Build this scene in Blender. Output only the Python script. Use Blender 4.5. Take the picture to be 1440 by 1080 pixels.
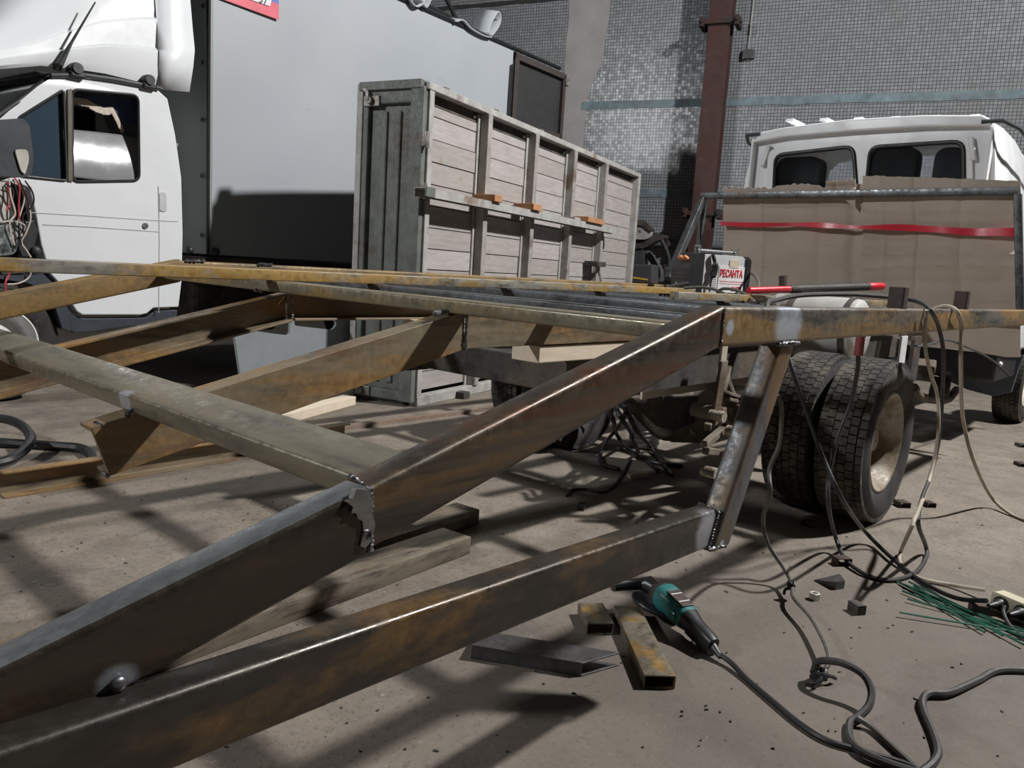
import bpy, bmesh, math, random
from mathutils import Vector, Matrix, noise
from mathutils.geometry import tessellate_polygon
random.seed(7)
for o in list(bpy.data.objects): bpy.data.objects.remove(o)
scene = bpy.context.scene
C = scene.collection

# ------------------------------------------------------------------ camera
F_PX, PITCH, ROLL, YAW, CAM_H = 1102.0, .1464, .0625, .7206, .9644
cy, sy, cp, sp = math.cos(YAW), math.sin(YAW), math.cos(PITCH), math.sin(PITCH)
FW = Vector((cy*cp, sy*cp, -sp)); R0 = Vector((sy, -cy, 0)); U0 = R0.cross(FW)
RT = math.cos(ROLL)*R0 + math.sin(ROLL)*U0
UP = -math.sin(ROLL)*R0 + math.cos(ROLL)*U0
EYE = Vector((0, 0, CAM_H))
cd = bpy.data.cameras.new('camera'); cam = bpy.data.objects.new('camera', cd); C.objects.link(cam)
m = Matrix.Identity(4)
for i, v in enumerate((RT, UP, -FW)):
    for j in range(3): m[j][i] = v[j]
m.translation = EYE
cam.matrix_world = m
cd.sensor_width = 36; cd.lens = F_PX/1440*36; cd.clip_start = .02
scene.camera = cam

# ------------------------------------------------------------------ light
vs = scene.view_settings
vs.view_transform = 'Standard'; vs.look = 'None'; vs.gamma = 1; vs.use_curve_mapping = False
vs.exposure = 0.0
w = bpy.data.worlds.new('world'); scene.world = w; w.use_nodes = True
w.node_tree.nodes['Background'].inputs[0].default_value = (.75, .85, 1, 1)
w.node_tree.nodes['Background'].inputs[1].default_value = .003

def lamp(name, loc, target, power, size, col):
    l = bpy.data.lights.new(name, 'AREA'); l.shape = 'DISK'; l.size = size; l.energy = power; l.color = col
    o = bpy.data.objects.new(name, l); C.objects.link(o); o.location = loc
    d = Vector(target)-Vector(loc); o.rotation_euler = d.to_track_quat('-Z', 'Y').to_euler()
    return o
lamp('hall_lamp_key', (6.6, -1.9, 7.0), (1.2, 4.8, .6), 1180, .34, (1, .985, .965))
lamp('hall_lamp_rear', (-5.5, 5.8, 5.5), (4.5, 2.0, .9), 440, .5, (.97, .985, 1))

# ------------------------------------------------------------------ pixel helpers (1440x1080 frame)
def ray(u, v): return FW + RT*((u-720)/F_PX) + UP*((540-v)/F_PX)
def at(u, v, ax, val):
    d = ray(u, v); i = 'XYZ'.index(ax); t = (val-EYE[i])/d[i]; return EYE + d*t
class Fr:
    """vertical plane: origin o, horizontal axis e, inward normal n (away from the camera)"""
    def __init__(s, o, e):
        s.o = Vector((o[0], o[1], 0)); s.e = Vector((e[0], e[1], 0)).normalized(); s.n = Vector((-s.e.y, s.e.x, 0))
    def px(s, u, v, c=0):
        d = ray(u, v); q = s.o + s.n*c; t = (q-EYE).dot(s.n)/d.dot(s.n); p = EYE+d*t
        return ((p-s.o).dot(s.e), p.z)
    def pt(s, a, b, c=0): return s.o + s.e*a + Vector((0, 0, b)) + s.n*c

# ------------------------------------------------------------------ materials
MATS = {}
def nodes(name):
    m = bpy.data.materials.new(name); m.use_nodes = True; nt = m.node_tree
    return m, nt, nt.nodes['Principled BSDF']
def L(nt, a, b): nt.links.new(a, b)
def N(nt, t, **k):
    n = nt.nodes.new(t)
    for a, b in k.items(): setattr(n, a, b)
    return n
def noise_tex(nt, scale, detail=4, rough=.6, vec=None, stretch=None, seed=0):
    tc = N(nt, 'ShaderNodeTexCoord'); mp = N(nt, 'ShaderNodeMapping')
    mp.inputs['Location'].default_value = (seed, seed*.7, seed*.3)
    if stretch: mp.inputs['Scale'].default_value = stretch
    L(nt, tc.outputs['Object'], mp.inputs['Vector'])
    n = N(nt, 'ShaderNodeTexNoise'); n.inputs['Scale'].default_value = scale; n.inputs['Detail'].default_value = detail
    n.inputs['Roughness'].default_value = rough; L(nt, mp.outputs[0], n.inputs['Vector'])
    return n.outputs['Fac']
def ramp(nt, fac, stops):
    r = N(nt, 'ShaderNodeValToRGB'); e = r.color_ramp.elements
    while len(e) < len(stops): e.new(.5)
    for x, (p, c) in zip(e, stops): x.position = p; x.color = (*c, 1)
    L(nt, fac, r.inputs[0]); return r.outputs[0]
def mix(nt, fac, a, b):
    n = N(nt, 'ShaderNodeMix', data_type='RGBA')
    for sock, x in ((n.inputs[0], fac), (n.inputs[6], a), (n.inputs[7], b)):
        if isinstance(x, (int, float)): sock.default_value = x
        elif isinstance(x, tuple): sock.default_value = (*x, 1)
        else: L(nt, x, sock)
    return n.outputs[2]
def bump(nt, b, h, strength, dist=.01):
    n = N(nt, 'ShaderNodeBump'); n.inputs['Strength'].default_value = strength; n.inputs['Distance'].default_value = dist
    L(nt, h, n.inputs['Height']); L(nt, n.outputs[0], b.inputs['Normal'])
def mrange(nt, v, a, b, c=0, d=1):
    n = N(nt, 'ShaderNodeMapRange'); n.interpolation_type = 'SMOOTHSTEP'
    for i, x in enumerate((a, b, c, d)): n.inputs[i+1].default_value = x
    L(nt, v, n.inputs[0]); return n.outputs[0]

def plain(name, col, rough=.5, metal=0, var=.15, scale=8, bmp=.1, dirt=None, coat=0, spec=.5, bscale=60):
    """painted / plastic / rubber surface with light mottling and optional dirt colour"""
    if name in MATS: return MATS[name]
    m, nt, b = nodes(name)
    lo = tuple(max(0, c*(1-var)) for c in col); hi = tuple(min(1, c*(1+var)) for c in col)
    c = ramp(nt, noise_tex(nt, scale, 5), [(.3, lo), (.7, hi)])
    if dirt:
        f = mrange(nt, noise_tex(nt, dirt[1], 6, .7, seed=3.1), dirt[2], dirt[2]+.12)
        c = mix(nt, f, c, dirt[0])
    L(nt, c, b.inputs['Base Color'])
    b.inputs['Metallic'].default_value = metal; b.inputs['Coat Weight'].default_value = coat
    b.inputs['Specular IOR Level'].default_value = spec
    L(nt, mrange(nt, noise_tex(nt, scale*2, 3, seed=1.3), .2, .8, max(.02, rough-.08), min(1, rough+.08)), b.inputs['Roughness'])
    if bmp: bump(nt, b, noise_tex(nt, bscale, 3), bmp, .002)
    MATS[name] = m; return m

def steel(name, base, rust, amount=.5, stretch=(1, 1, 1), ground=(), rough=.42, metal=.55, dark=(.035, .03, .028), gcol=(.42, .44, .47), rust2=None, top_sheen=None):
    """mill-scale steel with rust patches and bright ground-off spots at (point, radius)"""
    m, nt, b = nodes(name)
    n1 = noise_tex(nt, 3.2, 6, .65, stretch=stretch); n2 = noise_tex(nt, 9, 6, .7, stretch=stretch, seed=2.7); n3 = noise_tex(nt, 45, 4, .7, seed=5.2)
    c = ramp(nt, n2, [(.3, dark), (.5, base), (.75, tuple(min(1, x*1.35) for x in base))])
    rf = mrange(nt, n1, .62-.3*amount, .78-.3*amount)
    rc = ramp(nt, n3, [(.3, tuple(x*.55 for x in rust)), (.7, rust)])
    c = mix(nt, rf, c, rc)
    if rust2:
        c = mix(nt, mrange(nt, noise_tex(nt, 5, 5, .7, stretch=stretch, seed=9.3), .52, .66), c, rust2)
    mt = N(nt, 'ShaderNodeMath', operation='MULTIPLY_ADD'); L(nt, rf, mt.inputs[0]); mt.inputs[1].default_value = -metal*.9; mt.inputs[2].default_value = metal
    tc = N(nt, 'ShaderNodeTexCoord')
    for (p, r) in ground:
        d = N(nt, 'ShaderNodeVectorMath', operation='DISTANCE'); L(nt, tc.outputs['Object'], d.inputs[0]); d.inputs[1].default_value = p
        a = N(nt, 'ShaderNodeMath', operation='MULTIPLY_ADD'); L(nt, n2, a.inputs[0]); a.inputs[1].default_value = r*.9; L(nt, d.outputs['Value'], a.inputs[2])
        c = mix(nt, mrange(nt, a.outputs[0], r*1.15, r*1.75, 1, 0), c, gcol)
    if top_sheen:     # upward faces painted paler, reflected light put into the colour
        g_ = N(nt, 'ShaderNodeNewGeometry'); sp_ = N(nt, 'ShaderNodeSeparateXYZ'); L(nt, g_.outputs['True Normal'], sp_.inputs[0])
        c = mix(nt, mrange(nt, sp_.outputs['Z'], .75, .95, 0, .85), c, mix(nt, n2, tuple(x*.7 for x in top_sheen), tuple(min(1, x*1.3) for x in top_sheen)))
    L(nt, c, b.inputs['Base Color']); L(nt, mt.outputs[0], b.inputs['Metallic'])
    L(nt, mrange(nt, n3, .3, .7, rough-.1, rough+.16), b.inputs['Roughness'])
    bump(nt, b, n3, .12, .002)
    MATS[name] = m; return m

def wood(name, a, b_, stretch=(1, 12, 12), rough=.7, knots=None, seed=0):
    m, nt, b = nodes(name)
    n1 = noise_tex(nt, 3, 6, .65, stretch=stretch, seed=seed); n2 = noise_tex(nt, 1.7, 4, .6, seed=4+seed)
    c = ramp(nt, n1, [(.3, a), (.7, b_)])
    if knots: c = mix(nt, mrange(nt, noise_tex(nt, knots[1], 5, .7, seed=8+seed), knots[2], knots[2]+.1), c, knots[0])
    c = mix(nt, mrange(nt, n2, .3, .8, 0, .25), c, tuple(x*.6 for x in a))
    L(nt, c, b.inputs['Base Color']); b.inputs['Roughness'].default_value = rough
    bump(nt, b, n1, .2, .003)
    MATS[name] = m; return m

def glass(name, col=(.02, .025, .03), rough=.06, trans=.0, alpha=1):
    m, nt, b = nodes(name)
    b.inputs['Base Color'].default_value = (*col, 1)
    r = mrange(nt, noise_tex(nt, 4, 4), .3, .8, rough, rough+.06); L(nt, r, b.inputs['Roughness'])
    b.inputs['IOR'].default_value = 1.5; b.inputs['Transmission Weight'].default_value = trans
    b.inputs['Alpha'].default_value = alpha
    MATS[name] = m; return m

# ------------------------------------------------------------------ mesh helpers
class MB:
    def __init__(s): s.v = []; s.f = []; s.smooth = []
    def add(s, vs_, fs, smooth=False):
        k = len(s.v); s.v += [Vector(v) for v in vs_]; s.f += [[i+k for i in f] for f in fs]; s.smooth += [smooth]*len(fs); return s
    def obox(s, c, ax, ay, az, dx, dy, dz):
        c = Vector(c); ax, ay, az = Vector(ax).normalized()*dx/2, Vector(ay).normalized()*dy/2, Vector(az).normalized()*dz/2
        vs_ = [c+ax*i+ay*j+az*k for k in (-1, 1) for j in (-1, 1) for i in (-1, 1)]
        return s.add(vs_, [(0, 2, 3, 1), (4, 5, 7, 6), (0, 1, 5, 4), (2, 6, 7, 3), (0, 4, 6, 2), (1, 3, 7, 5)])
    def box(s, p, q):
        p, q = Vector(p), Vector(q)
        return s.obox((p+q)/2, (1, 0, 0), (0, 1, 0), (0, 0, 1), abs(q.x-p.x), abs(q.y-p.y), abs(q.z-p.z))
    def fbox(s, fr, a0, a1, b0, b1, c0, c1):
        return s.obox(fr.pt((a0+a1)/2, (b0+b1)/2, (c0+c1)/2), fr.e, fr.n, (0, 0, 1), abs(a1-a0), abs(c1-c0), abs(b1-b0))
    def prof(s, loops, P0, P1, up=(0, 0, 1), cut0=None, cut1=None, cap=True, smooth=False):
        """extrude closed 2D loops (side, up) from P0 to P1; mitre cuts by plane normals; second loop = hollow"""
        P0, P1 = Vector(P0), Vector(P1); d = (P1-P0).normalized(); up = Vector(up)
        side = d.cross(up).normalized(); u2 = side.cross(d)
        def P(base, cut, q):
            p = base + side*q[0] + u2*q[1]
            if cut is not None:
                n = Vector(cut); p = p + d*((base-p).dot(n)/d.dot(n))
            return p
        for li, lp in enumerate(loops):
            n = len(lp); k = len(s.v)
            s.v += [P(P0, cut0, q) for q in lp] + [P(P1, cut1, q) for q in lp]
            for i in range(n):
                j = (i+1) % n; f = [k+i, k+n+i, k+n+j, k+j]
                s.f.append(f if li == 0 else f[::-1]); s.smooth.append(smooth)
            if cap and len(loops) == 1:
                tri = tessellate_polygon([[Vector((q[0], q[1], 0)) for q in lp]])
                for t in tri: s.f += [[k+i for i in t], [k+n+i for i in t][::-1]]; s.smooth += [False]*2
        if cap and len(loops) == 2 and len(loops[0]) == len(loops[1]):
            n = len(loops[0]); k = len(s.v)-4*n
            for i in range(n):
                j = (i+1) % n
                s.f.append([k+i, k+j, k+2*n+j, k+2*n+i]); s.f.append([k+n+j, k+n+i, k+3*n+i, k+3*n+j]); s.smooth += [False]*2
        return s
    def tube(s, pts, r, n=8, cap=True, smooth=True):
        pts = [Vector(p) for p in pts]; rs = r if isinstance(r, (list, tuple)) else [r]*len(pts)
        k = len(s.v); t = (pts[1]-pts[0]).normalized(); a = t.orthogonal().normalized()
        for i, p in enumerate(pts):
            t2 = (pts[min(i+1, len(pts)-1)]-pts[max(i-1, 0)])
            t2 = t2.normalized() if t2.length > 1e-9 else t
            a = (a - t2*a.dot(t2)); a = a.normalized() if a.length > 1e-6 else t2.orthogonal().normalized(); b = t2.cross(a)
            for j in range(n):
                an = 2*math.pi*j/n; s.v.append(p + (a*math.cos(an)+b*math.sin(an))*rs[i])
        for i in range(len(pts)-1):
            for j in range(n):
                s.f.append([k+i*n+j, k+i*n+(j+1) % n, k+(i+1)*n+(j+1) % n, k+(i+1)*n+j]); s.smooth.append(smooth)
        if cap:
            s.f += [[k+j for j in range(n)][::-1], [k+(len(pts)-1)*n+j for j in range(n)]]; s.smooth += [False]*2
        return s
    def lathe(s, o, ax, prof, n=40, closed=False, smooth=True):
        """prof: (radius, along-axis)"""
        o = Vector(o); ax = Vector(ax).normalized(); a = ax.orthogonal().normalized(); b = ax.cross(a); k = len(s.v); m_ = len(prof)
        for (r, h) in prof:
            for j in range(n):
                an = 2*math.pi*j/n; s.v.append(o + ax*h + (a*math.cos(an)+b*math.sin(an))*r)
        for i in range(m_ if closed else m_-1):
            i2 = (i+1) % m_
            for j in range(n):
                s.f.append([k+i*n+j, k+i*n+(j+1) % n, k+i2*n+(j+1) % n, k+i2*n+j]); s.smooth.append(smooth)
        return s
    def plate(s, fr, outer, holes, c0, c1, both=True):
        """polygon with holes in frame fr, from depth c0 to c1"""
        loops = [outer]+list(holes); flat = [q for l in loops for q in l]
        tri = tessellate_polygon([[Vector((q[0], q[1], 0)) for q in l] for l in loops])
        k = len(s.v); n = len(flat)
        s.v += [fr.pt(q[0], q[1], c0) for q in flat]
        for t in tri: s.f.append([k+i for i in t]); s.smooth.append(False)
        if c1 is not None:
            s.v += [fr.pt(q[0], q[1], c1) for q in flat]
            if both:
                for t in tri: s.f.append([k+n+i for i in t][::-1]); s.smooth.append(False)
            b = 0
            for l in loops:
                for i in range(len(l)):
                    j = (i+1) % len(l); s.f.append([k+b+i, k+b+j, k+n+b+j, k+n+b+i]); s.smooth.append(False)
                b += len(l)
        return s
    def sphere(s, c, r, n=12, m_=8, sc=(1, 1, 1)):
        c = Vector(c); k = len(s.v)
        for i in range(m_+1):
            th = math.pi*i/m_
            for j in range(n):
                ph = 2*math.pi*j/n; s.v.append(c+Vector((r*math.sin(th)*math.cos(ph)*sc[0], r*math.sin(th)*math.sin(ph)*sc[1], r*math.cos(th)*sc[2])))
        for i in range(m_):
            for j in range(n): s.f.append([k+i*n+j, k+i*n+(j+1) % n, k+(i+1)*n+(j+1) % n, k+(i+1)*n+j]); s.smooth.append(True)
        return s
    def build(s, name, mat, parent=None, bevel=0, seg=2, label=None, angle=.6):
        me = bpy.data.meshes.new(name)
        org = Vector((0, 0, 0)); q = parent
        while q is not None: org += q.location; q = q.parent
        me.from_pydata([v-org for v in s.v], [], s.f); me.update()
        bm = bmesh.new(); bm.from_mesh(me); bmesh.ops.remove_doubles(bm, verts=bm.verts, dist=1e-5)
        bmesh.ops.recalc_face_normals(bm, faces=bm.faces); bm.to_mesh(me); bm.free()
        if any(s.smooth):
            me.polygons.foreach_set('use_smooth', [True]*len(me.polygons))
            me.set_sharp_from_angle(angle=.7)
        me.materials.append(mat if not isinstance(mat, str) else MATS[mat])
        o = bpy.data.objects.new(name, me); C.objects.link(o)
        if parent: o.parent = parent
        if bevel:
            b = o.modifiers.new('bevel', 'BEVEL'); b.width = bevel; b.segments = seg; b.limit_method = 'ANGLE'; b.angle_limit = angle
            b.harden_normals = False
        if label: o['label'] = label
        return o
def rrect(w_, h_, r, n=3, ox=0, oy=0):
    out = []
    for (cx, cy_, a0) in ((w_/2-r, h_/2-r, 0), (-w_/2+r, h_/2-r, 90), (-w_/2+r, -h_/2+r, 180), (w_/2-r, -h_/2+r, 270)):
        for i in range(n+1):
            a = math.radians(a0+90*i/n); out.append((cx+r*math.cos(a)+ox, cy_+r*math.sin(a)+oy))
    return out
def rpoly(pts, r, n=4):
    """round the corners of a 2D polygon"""
    out = []; m_ = len(pts)
    for i in range(m_):
        p = Vector(pts[i]); a = Vector(pts[i-1])-p; b = Vector(pts[(i+1) % m_])-p
        k = min(r, a.length*.45, b.length*.45); a = p+a.normalized()*k; b = p+b.normalized()*k
        for j in range(n+1):
            t = j/n; q = a*(1-t)**2+p*2*t*(1-t)+b*t*t; out.append((q.x, q.y))
    return out
def crv(pts, n=8):
    """Catmull-Rom through points"""
    P = [Vector(p) for p in pts]; P = [P[0]*2-P[1]]+P+[P[-1]*2-P[-2]]; out = []
    for i in range(1, len(P)-2):
        for j in range(n):
            t = j/n; a, b, c, d = P[i-1:i+3]
            out.append(.5*((2*b)+(c-a)*t+(2*a-5*b+4*c-d)*t*t+(3*b-a-3*c+d)*t**3))
    out.append(P[-2]); return out
def empty(name, loc, label, cat, group=None):
    o = bpy.data.objects.new(name, None); C.objects.link(o); o.location = loc; o.empty_display_size = .1
    tag(o, label, cat, group); return o
def tag(o, label, cat, group=None, kind=None):
    o['label'] = label; o['category'] = cat
    if group: o['group'] = group
    if kind: o['kind'] = kind
    return o
def struct(o): o['kind'] = 'structure'; return o
def px3(spec):
    """list of (u, v, axis, value) -> points"""
    return [at(*q) for q in spec]
def chan(h, w_, t, flip=1):
    """C-channel profile (side, up): web at side 0, flanges towards +side*flip"""
    q = [(0, 0), (w_, 0), (w_, t), (t, t*1.3), (t, h-t*1.3), (w_, h-t), (w_, h), (0, h)]
    return [(x*flip, y-h/2) for x, y in q]


# ================================================================== hall
WR = Vector((.3004, -.9538, 0)); WN = Vector((.9538, .3004, 0))      # wall: right direction, direction away from camera
WD = 10.95
def hall(r, dpt, z): return WR*r + WN*dpt + Vector((0, 0, z))
def mat_floor():
    m, nt, b = nodes('concrete_floor')
    n1 = noise_tex(nt, .7, 6, .65); n2 = noise_tex(nt, 6, 8, .7, seed=2); n3 = noise_tex(nt, 60, 6, .75, seed=4); n4 = noise_tex(nt, 2.3, 8, .75, seed=11)
    c = ramp(nt, n2, [(.25, (.145, .119, .094)), (.5, (.212, .178, .143)), (.8, (.275, .236, .193))])
    c = mix(nt, mrange(nt, n1, .42, .66, 0, .6), c, (.14, .118, .096))
    c = mix(nt, mrange(nt, n4, .5, .66, 0, .7), c, (.10, .088, .076))
    c = mix(nt, mrange(nt, n3, .52, .64, 0, .7), c, (.075, .064, .054))
    c = mix(nt, mrange(nt, noise_tex(nt, 22, 8, .8, seed=31), .56, .66, 0, .6), c, (.085, .072, .06))
    c = mix(nt, mrange(nt, noise_tex(nt, 55, 5, .75, seed=21), .62, .70, 0, .6), c, (.46, .42, .36))
    # concrete darkens towards the middle of the work area, broken up by noise
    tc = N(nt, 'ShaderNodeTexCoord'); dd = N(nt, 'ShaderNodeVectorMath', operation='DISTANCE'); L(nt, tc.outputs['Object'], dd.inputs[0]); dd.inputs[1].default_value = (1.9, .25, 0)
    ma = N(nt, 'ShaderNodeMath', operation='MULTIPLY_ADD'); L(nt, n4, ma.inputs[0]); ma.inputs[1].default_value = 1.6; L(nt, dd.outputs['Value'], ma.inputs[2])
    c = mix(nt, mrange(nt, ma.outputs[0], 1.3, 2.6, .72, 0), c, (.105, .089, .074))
    L(nt, c, b.inputs['Base Color']); L(nt, mrange(nt, n2, .3, .7, .6, .9), b.inputs['Roughness'])
    a = N(nt, 'ShaderNodeMath', operation='ADD'); L(nt, n3, a.inputs[0]); L(nt, n4, a.inputs[1]); bump(nt, b, a.outputs[0], .35, .006)
    return m
def mat_tiles(tile=.0415):
    m, nt, b = nodes('mosaic_tile_wall')
    tc = N(nt, 'ShaderNodeTexCoord'); sep = N(nt, 'ShaderNodeSeparateXYZ'); L(nt, tc.outputs['Object'], sep.inputs[0])
    cb = N(nt, 'ShaderNodeCombineXYZ'); L(nt, sep.outputs['X'], cb.inputs['X']); L(nt, sep.outputs['Z'], cb.inputs['Y'])
    br = N(nt, 'ShaderNodeTexBrick'); br.offset = 0; br.squash = 1; L(nt, cb.outputs[0], br.inputs['Vector'])
    for k, v in (('Scale', 1), ('Mortar Size', .0042), ('Mortar Smooth', .25), ('Bias', 0), ('Brick Width', tile), ('Row Height', tile)): br.inputs[k].default_value = v
    br.inputs['Color1'].default_value = (.22, .233, .25, 1); br.inputs['Color2'].default_value = (.285, .295, .312, 1); br.inputs['Mortar'].default_value = (.055, .062, .072, 1)
    n1 = noise_tex(nt, .8, 5, .6); n2 = noise_tex(nt, 5, 5, .7, seed=3)
    c = mix(nt, mrange(nt, n1, .45, .75, 0, .4), br.outputs['Color'], (.16, .155, .14))
    c = mix(nt, mrange(nt, n2, .62, .72, 0, .5), c, (.12, .115, .10))
    L(nt, c, b.inputs['Base Color'])
    # every tile is glazed and set at its own slight tilt
    sc = N(nt, 'ShaderNodeVectorMath', operation='SCALE'); sc.inputs['Scale'].default_value = 1/tile; L(nt, cb.outputs[0], sc.inputs[0])
    fl = N(nt, 'ShaderNodeVectorMath', operation='FLOOR'); L(nt, sc.outputs[0], fl.inputs[0])
    wn = N(nt, 'ShaderNodeTexWhiteNoise', noise_dimensions='3D'); L(nt, fl.outputs[0], wn.inputs['Vector'])
    sb = N(nt, 'ShaderNodeVectorMath', operation='SUBTRACT'); L(nt, wn.outputs['Color'], sb.inputs[0]); sb.inputs[1].default_value = (.5, .5, .5)
    s2 = N(nt, 'ShaderNodeVectorMath', operation='SCALE'); s2.inputs['Scale'].default_value = .075; L(nt, sb.outputs[0], s2.inputs[0])
    ge = N(nt, 'ShaderNodeNewGeometry'); ad = N(nt, 'ShaderNodeVectorMath', operation='ADD'); L(nt, ge.outputs['Normal'], ad.inputs[0]); L(nt, s2.outputs[0], ad.inputs[1])
    no = N(nt, 'ShaderNodeVectorMath', operation='NORMALIZE'); L(nt, ad.outputs[0], no.inputs[0])
    bu = N(nt, 'ShaderNodeBump'); bu.inputs['Strength'].default_value = .5; bu.inputs['Distance'].default_value = .003; bu.invert = True
    L(nt, br.outputs['Fac'], bu.inputs['Height']); L(nt, no.outputs[0], bu.inputs['Normal']); L(nt, bu.outputs[0], b.inputs['Normal'])
    b.inputs['Roughness'].default_value = .28
    return m
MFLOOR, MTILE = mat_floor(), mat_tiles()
plain('plaster', (.12, .117, .112), .85, var=.2, scale=2, bmp=.2)
plain('seam_mortar', (.15, .20, .225), .75, var=.35, scale=6, bmp=.3, dirt=((.16, .15, .13), 3, .58))
plain('joint_plaster', (.34, .325, .32), .8, var=.12, scale=3, bmp=.2)
plain('ceiling_paint', (.06, .06, .06), .9, var=.2, scale=1, bmp=.1)

rz = math.atan2(WR.y, WR.x)
def wallobj(name, o, rot, length, h, mat):
    b = MB().box((-length/2, 0, 0), (length/2, .25, h)); ob = b.build(name, mat); ob.location = o; ob.rotation_euler = (0, 0, rot); return struct(ob)
b = MB(); q = [hall(-15, -10, 0), hall(15, -10, 0), hall(15, WD+.25, 0), hall(-15, WD+.25, 0)]
b.add(q+[p-Vector((0, 0, .2)) for p in q], [(0, 1, 2, 3), (7, 6, 5, 4), (0, 4, 5, 1), (1, 5, 6, 2), (2, 6, 7, 3), (3, 7, 4, 0)])
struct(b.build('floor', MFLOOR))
b = MB(); q = [hall(-15, -10, 8.6), hall(15, -10, 8.6), hall(15, WD+.25, 8.6), hall(-15, WD+.25, 8.6)]
b.add(q+[p+Vector((0, 0, .2)) for p in q], [(3, 2, 1, 0), (4, 5, 6, 7), (0, 1, 5, 4), (1, 2, 6, 5), (2, 3, 7, 6), (3, 0, 4, 7)])
struct(b.build('ceiling', MATS['ceiling_paint']))
wb = wallobj('wall_back', hall(0, WD, 0), rz, 30, 8.6, MTILE)
wallobj('wall_left', hall(-15, .5, 0), rz+math.pi/2, 21.5, 8.6, MATS['plaster'])
wallobj('wall_right', hall(15, .5, 0), rz-math.pi/2, 21.5, 8.6, MATS['plaster'])
wallobj('wall_front', hall(0, -10, 0), rz+math.pi, 30, 8.6, MATS['plaster'])
# seams between the wall panels
FW_ = Fr(hall(0, WD, 0), WR)
FW_.n = WN.copy()
a_c, _ = FW_.px(818, 150)
def wall_strip(name, u0, u1, v_at, width, mat, rag=.012, left=None, right=None):
    """ragged horizontal seam strip through the pixels (u, v) in v_at"""
    (a0, z0), (a1, z1) = FW_.px(*v_at[0]), FW_.px(*v_at[1])
    zc = (z0+z1)/2; A0 = left if left is not None else FW_.px(u0, v_at[0][1])[0]; A1 = right if right is not None else FW_.px(u1, v_at[1][1])[0]
    n = int((A1-A0)/.05)+2; top = []; bot = []
    for i in range(n):
        a = A0+(A1-A0)*i/(n-1)
        top.append((a, zc+width/2+rag*noise.noise((a*3, 0, 7))+rag*.6*noise.noise((a*15, 0, 1)))); bot.append((a, zc-width/2+rag*noise.noise((a*3, 5, 3))+rag*.6*noise.noise((a*14, 2, 5))))
    b = MB(); b.plate(FW_, bot+top[::-1], [], -.008, .02); o = b.build(name, mat, None); return o
for nm, args in (('seam_strip', (None, None, ((818, 149), (1440, 132)), .105)), ('seam_strip', (None, None, ((900, 274), (970, 270)), .11))):
    o = wall_strip(nm, 0, 0, args[2], args[3], MATS['seam_mortar'], left=a_c, right=14.8); o.parent = wb; o.matrix_parent_inverse = Matrix.LocRotScale(hall(0, WD, 0), Matrix.Rotation(rz, 3, 'Z'), None).inverted()
o = wall_strip('seam_strip', 0, 0, ((640, 11), (760, 0)), .06, plain('dark_seam', (.03, .03, .03), .9), left=-14.8, right=14.8)
o.parent = wb; o.matrix_parent_inverse = Matrix.LocRotScale(hall(0, WD, 0), Matrix.Rotation(rz, 3, 'Z'), None).inverted()
# vertical plastered joint strip
b = MB(); pts = []
for i in range(60):
    z = 7.6*i/59; pts.append((a_c-.30+.05*noise.noise((z*1.5, 1, 0))+.02*noise.noise((z*9, 1, 0)), z))
rt_ = [(a_c+.06+.05*noise.noise((p[1]*1.2, 4, 0))+(.22*min(1, max(0, (p[1]-3.4)/.5))), p[1]) for p in pts]
b.plate(FW_, pts+rt_[::-1], [], -.004, .02); o = b.build('joint_strip', MATS['joint_plaster']); o.parent = wb
o.matrix_parent_inverse = Matrix.LocRotScale(hall(0, WD, 0), Matrix.Rotation(rz, 3, 'Z'), None).inverted()

# steel column in front of the wall
steel('column_paint', (.05, .021, .017), (.07, .019, .013), .5, rough=.6, metal=0, dark=(.03, .014, .012))
a0, _ = FW_.px(1000, 0, -.35); a1, _ = FW_.px(1031, 0, -.35); ac = (a0+a1)/2; wc = a1-a0
cl = empty('steel_column', FW_.pt(ac, 0, -.35), 'tall rust-brown steel column standing before the tiled wall', 'column')
b = MB(); hw = wc/2
prof = [(-hw, -.11), (hw, -.11), (hw, -.095), (.012, -.09), (.012, .09), (hw, .095), (hw, .11), (-hw, .11), (-hw, .095), (-.012, .09), (-.012, -.09), (-hw, -.095)]
b.prof([prof], FW_.pt(ac, 0, -.25), FW_.pt(ac, 8.5, -.25), up=WN); b.build('column_shaft', MATS['column_paint'], cl, .004)
b = MB().fbox(FW_, ac-.2, ac+.2, 0, .03, -.42, -.14); b.build('base_plate', MATS['column_paint'], cl)
steel('bracket_rust', (.03, .022, .02), (.10, .025, .015), .4, rough=.8, metal=0)
for (u, v) in ((1008, 31), (985, 300)):
    _, z = FW_.px(u, v, -.35); b = MB()
    b.fbox(FW_, ac-hw-.12, ac+hw+.13, z-.03, z+.03, -.40, -.34)
    b.fbox(FW_, ac-hw-.11, ac-hw-.05, z-.06, z+.06, -.42, -.14); b.fbox(FW_, ac+hw+.05, ac+hw+.11, z-.06, z+.06, -.42, -.14)
    b.tube([FW_.pt(ac+hw+.08, z, -.36), FW_.pt(ac+hw+.08, z, -.45)], .02); b.tube([FW_.pt(ac-hw-.08, z, -.36), FW_.pt(ac-hw-.08, z, -.45)], .02)
    b.build('clamp_bracket', MATS['bracket_rust'], cl, .006)
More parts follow.
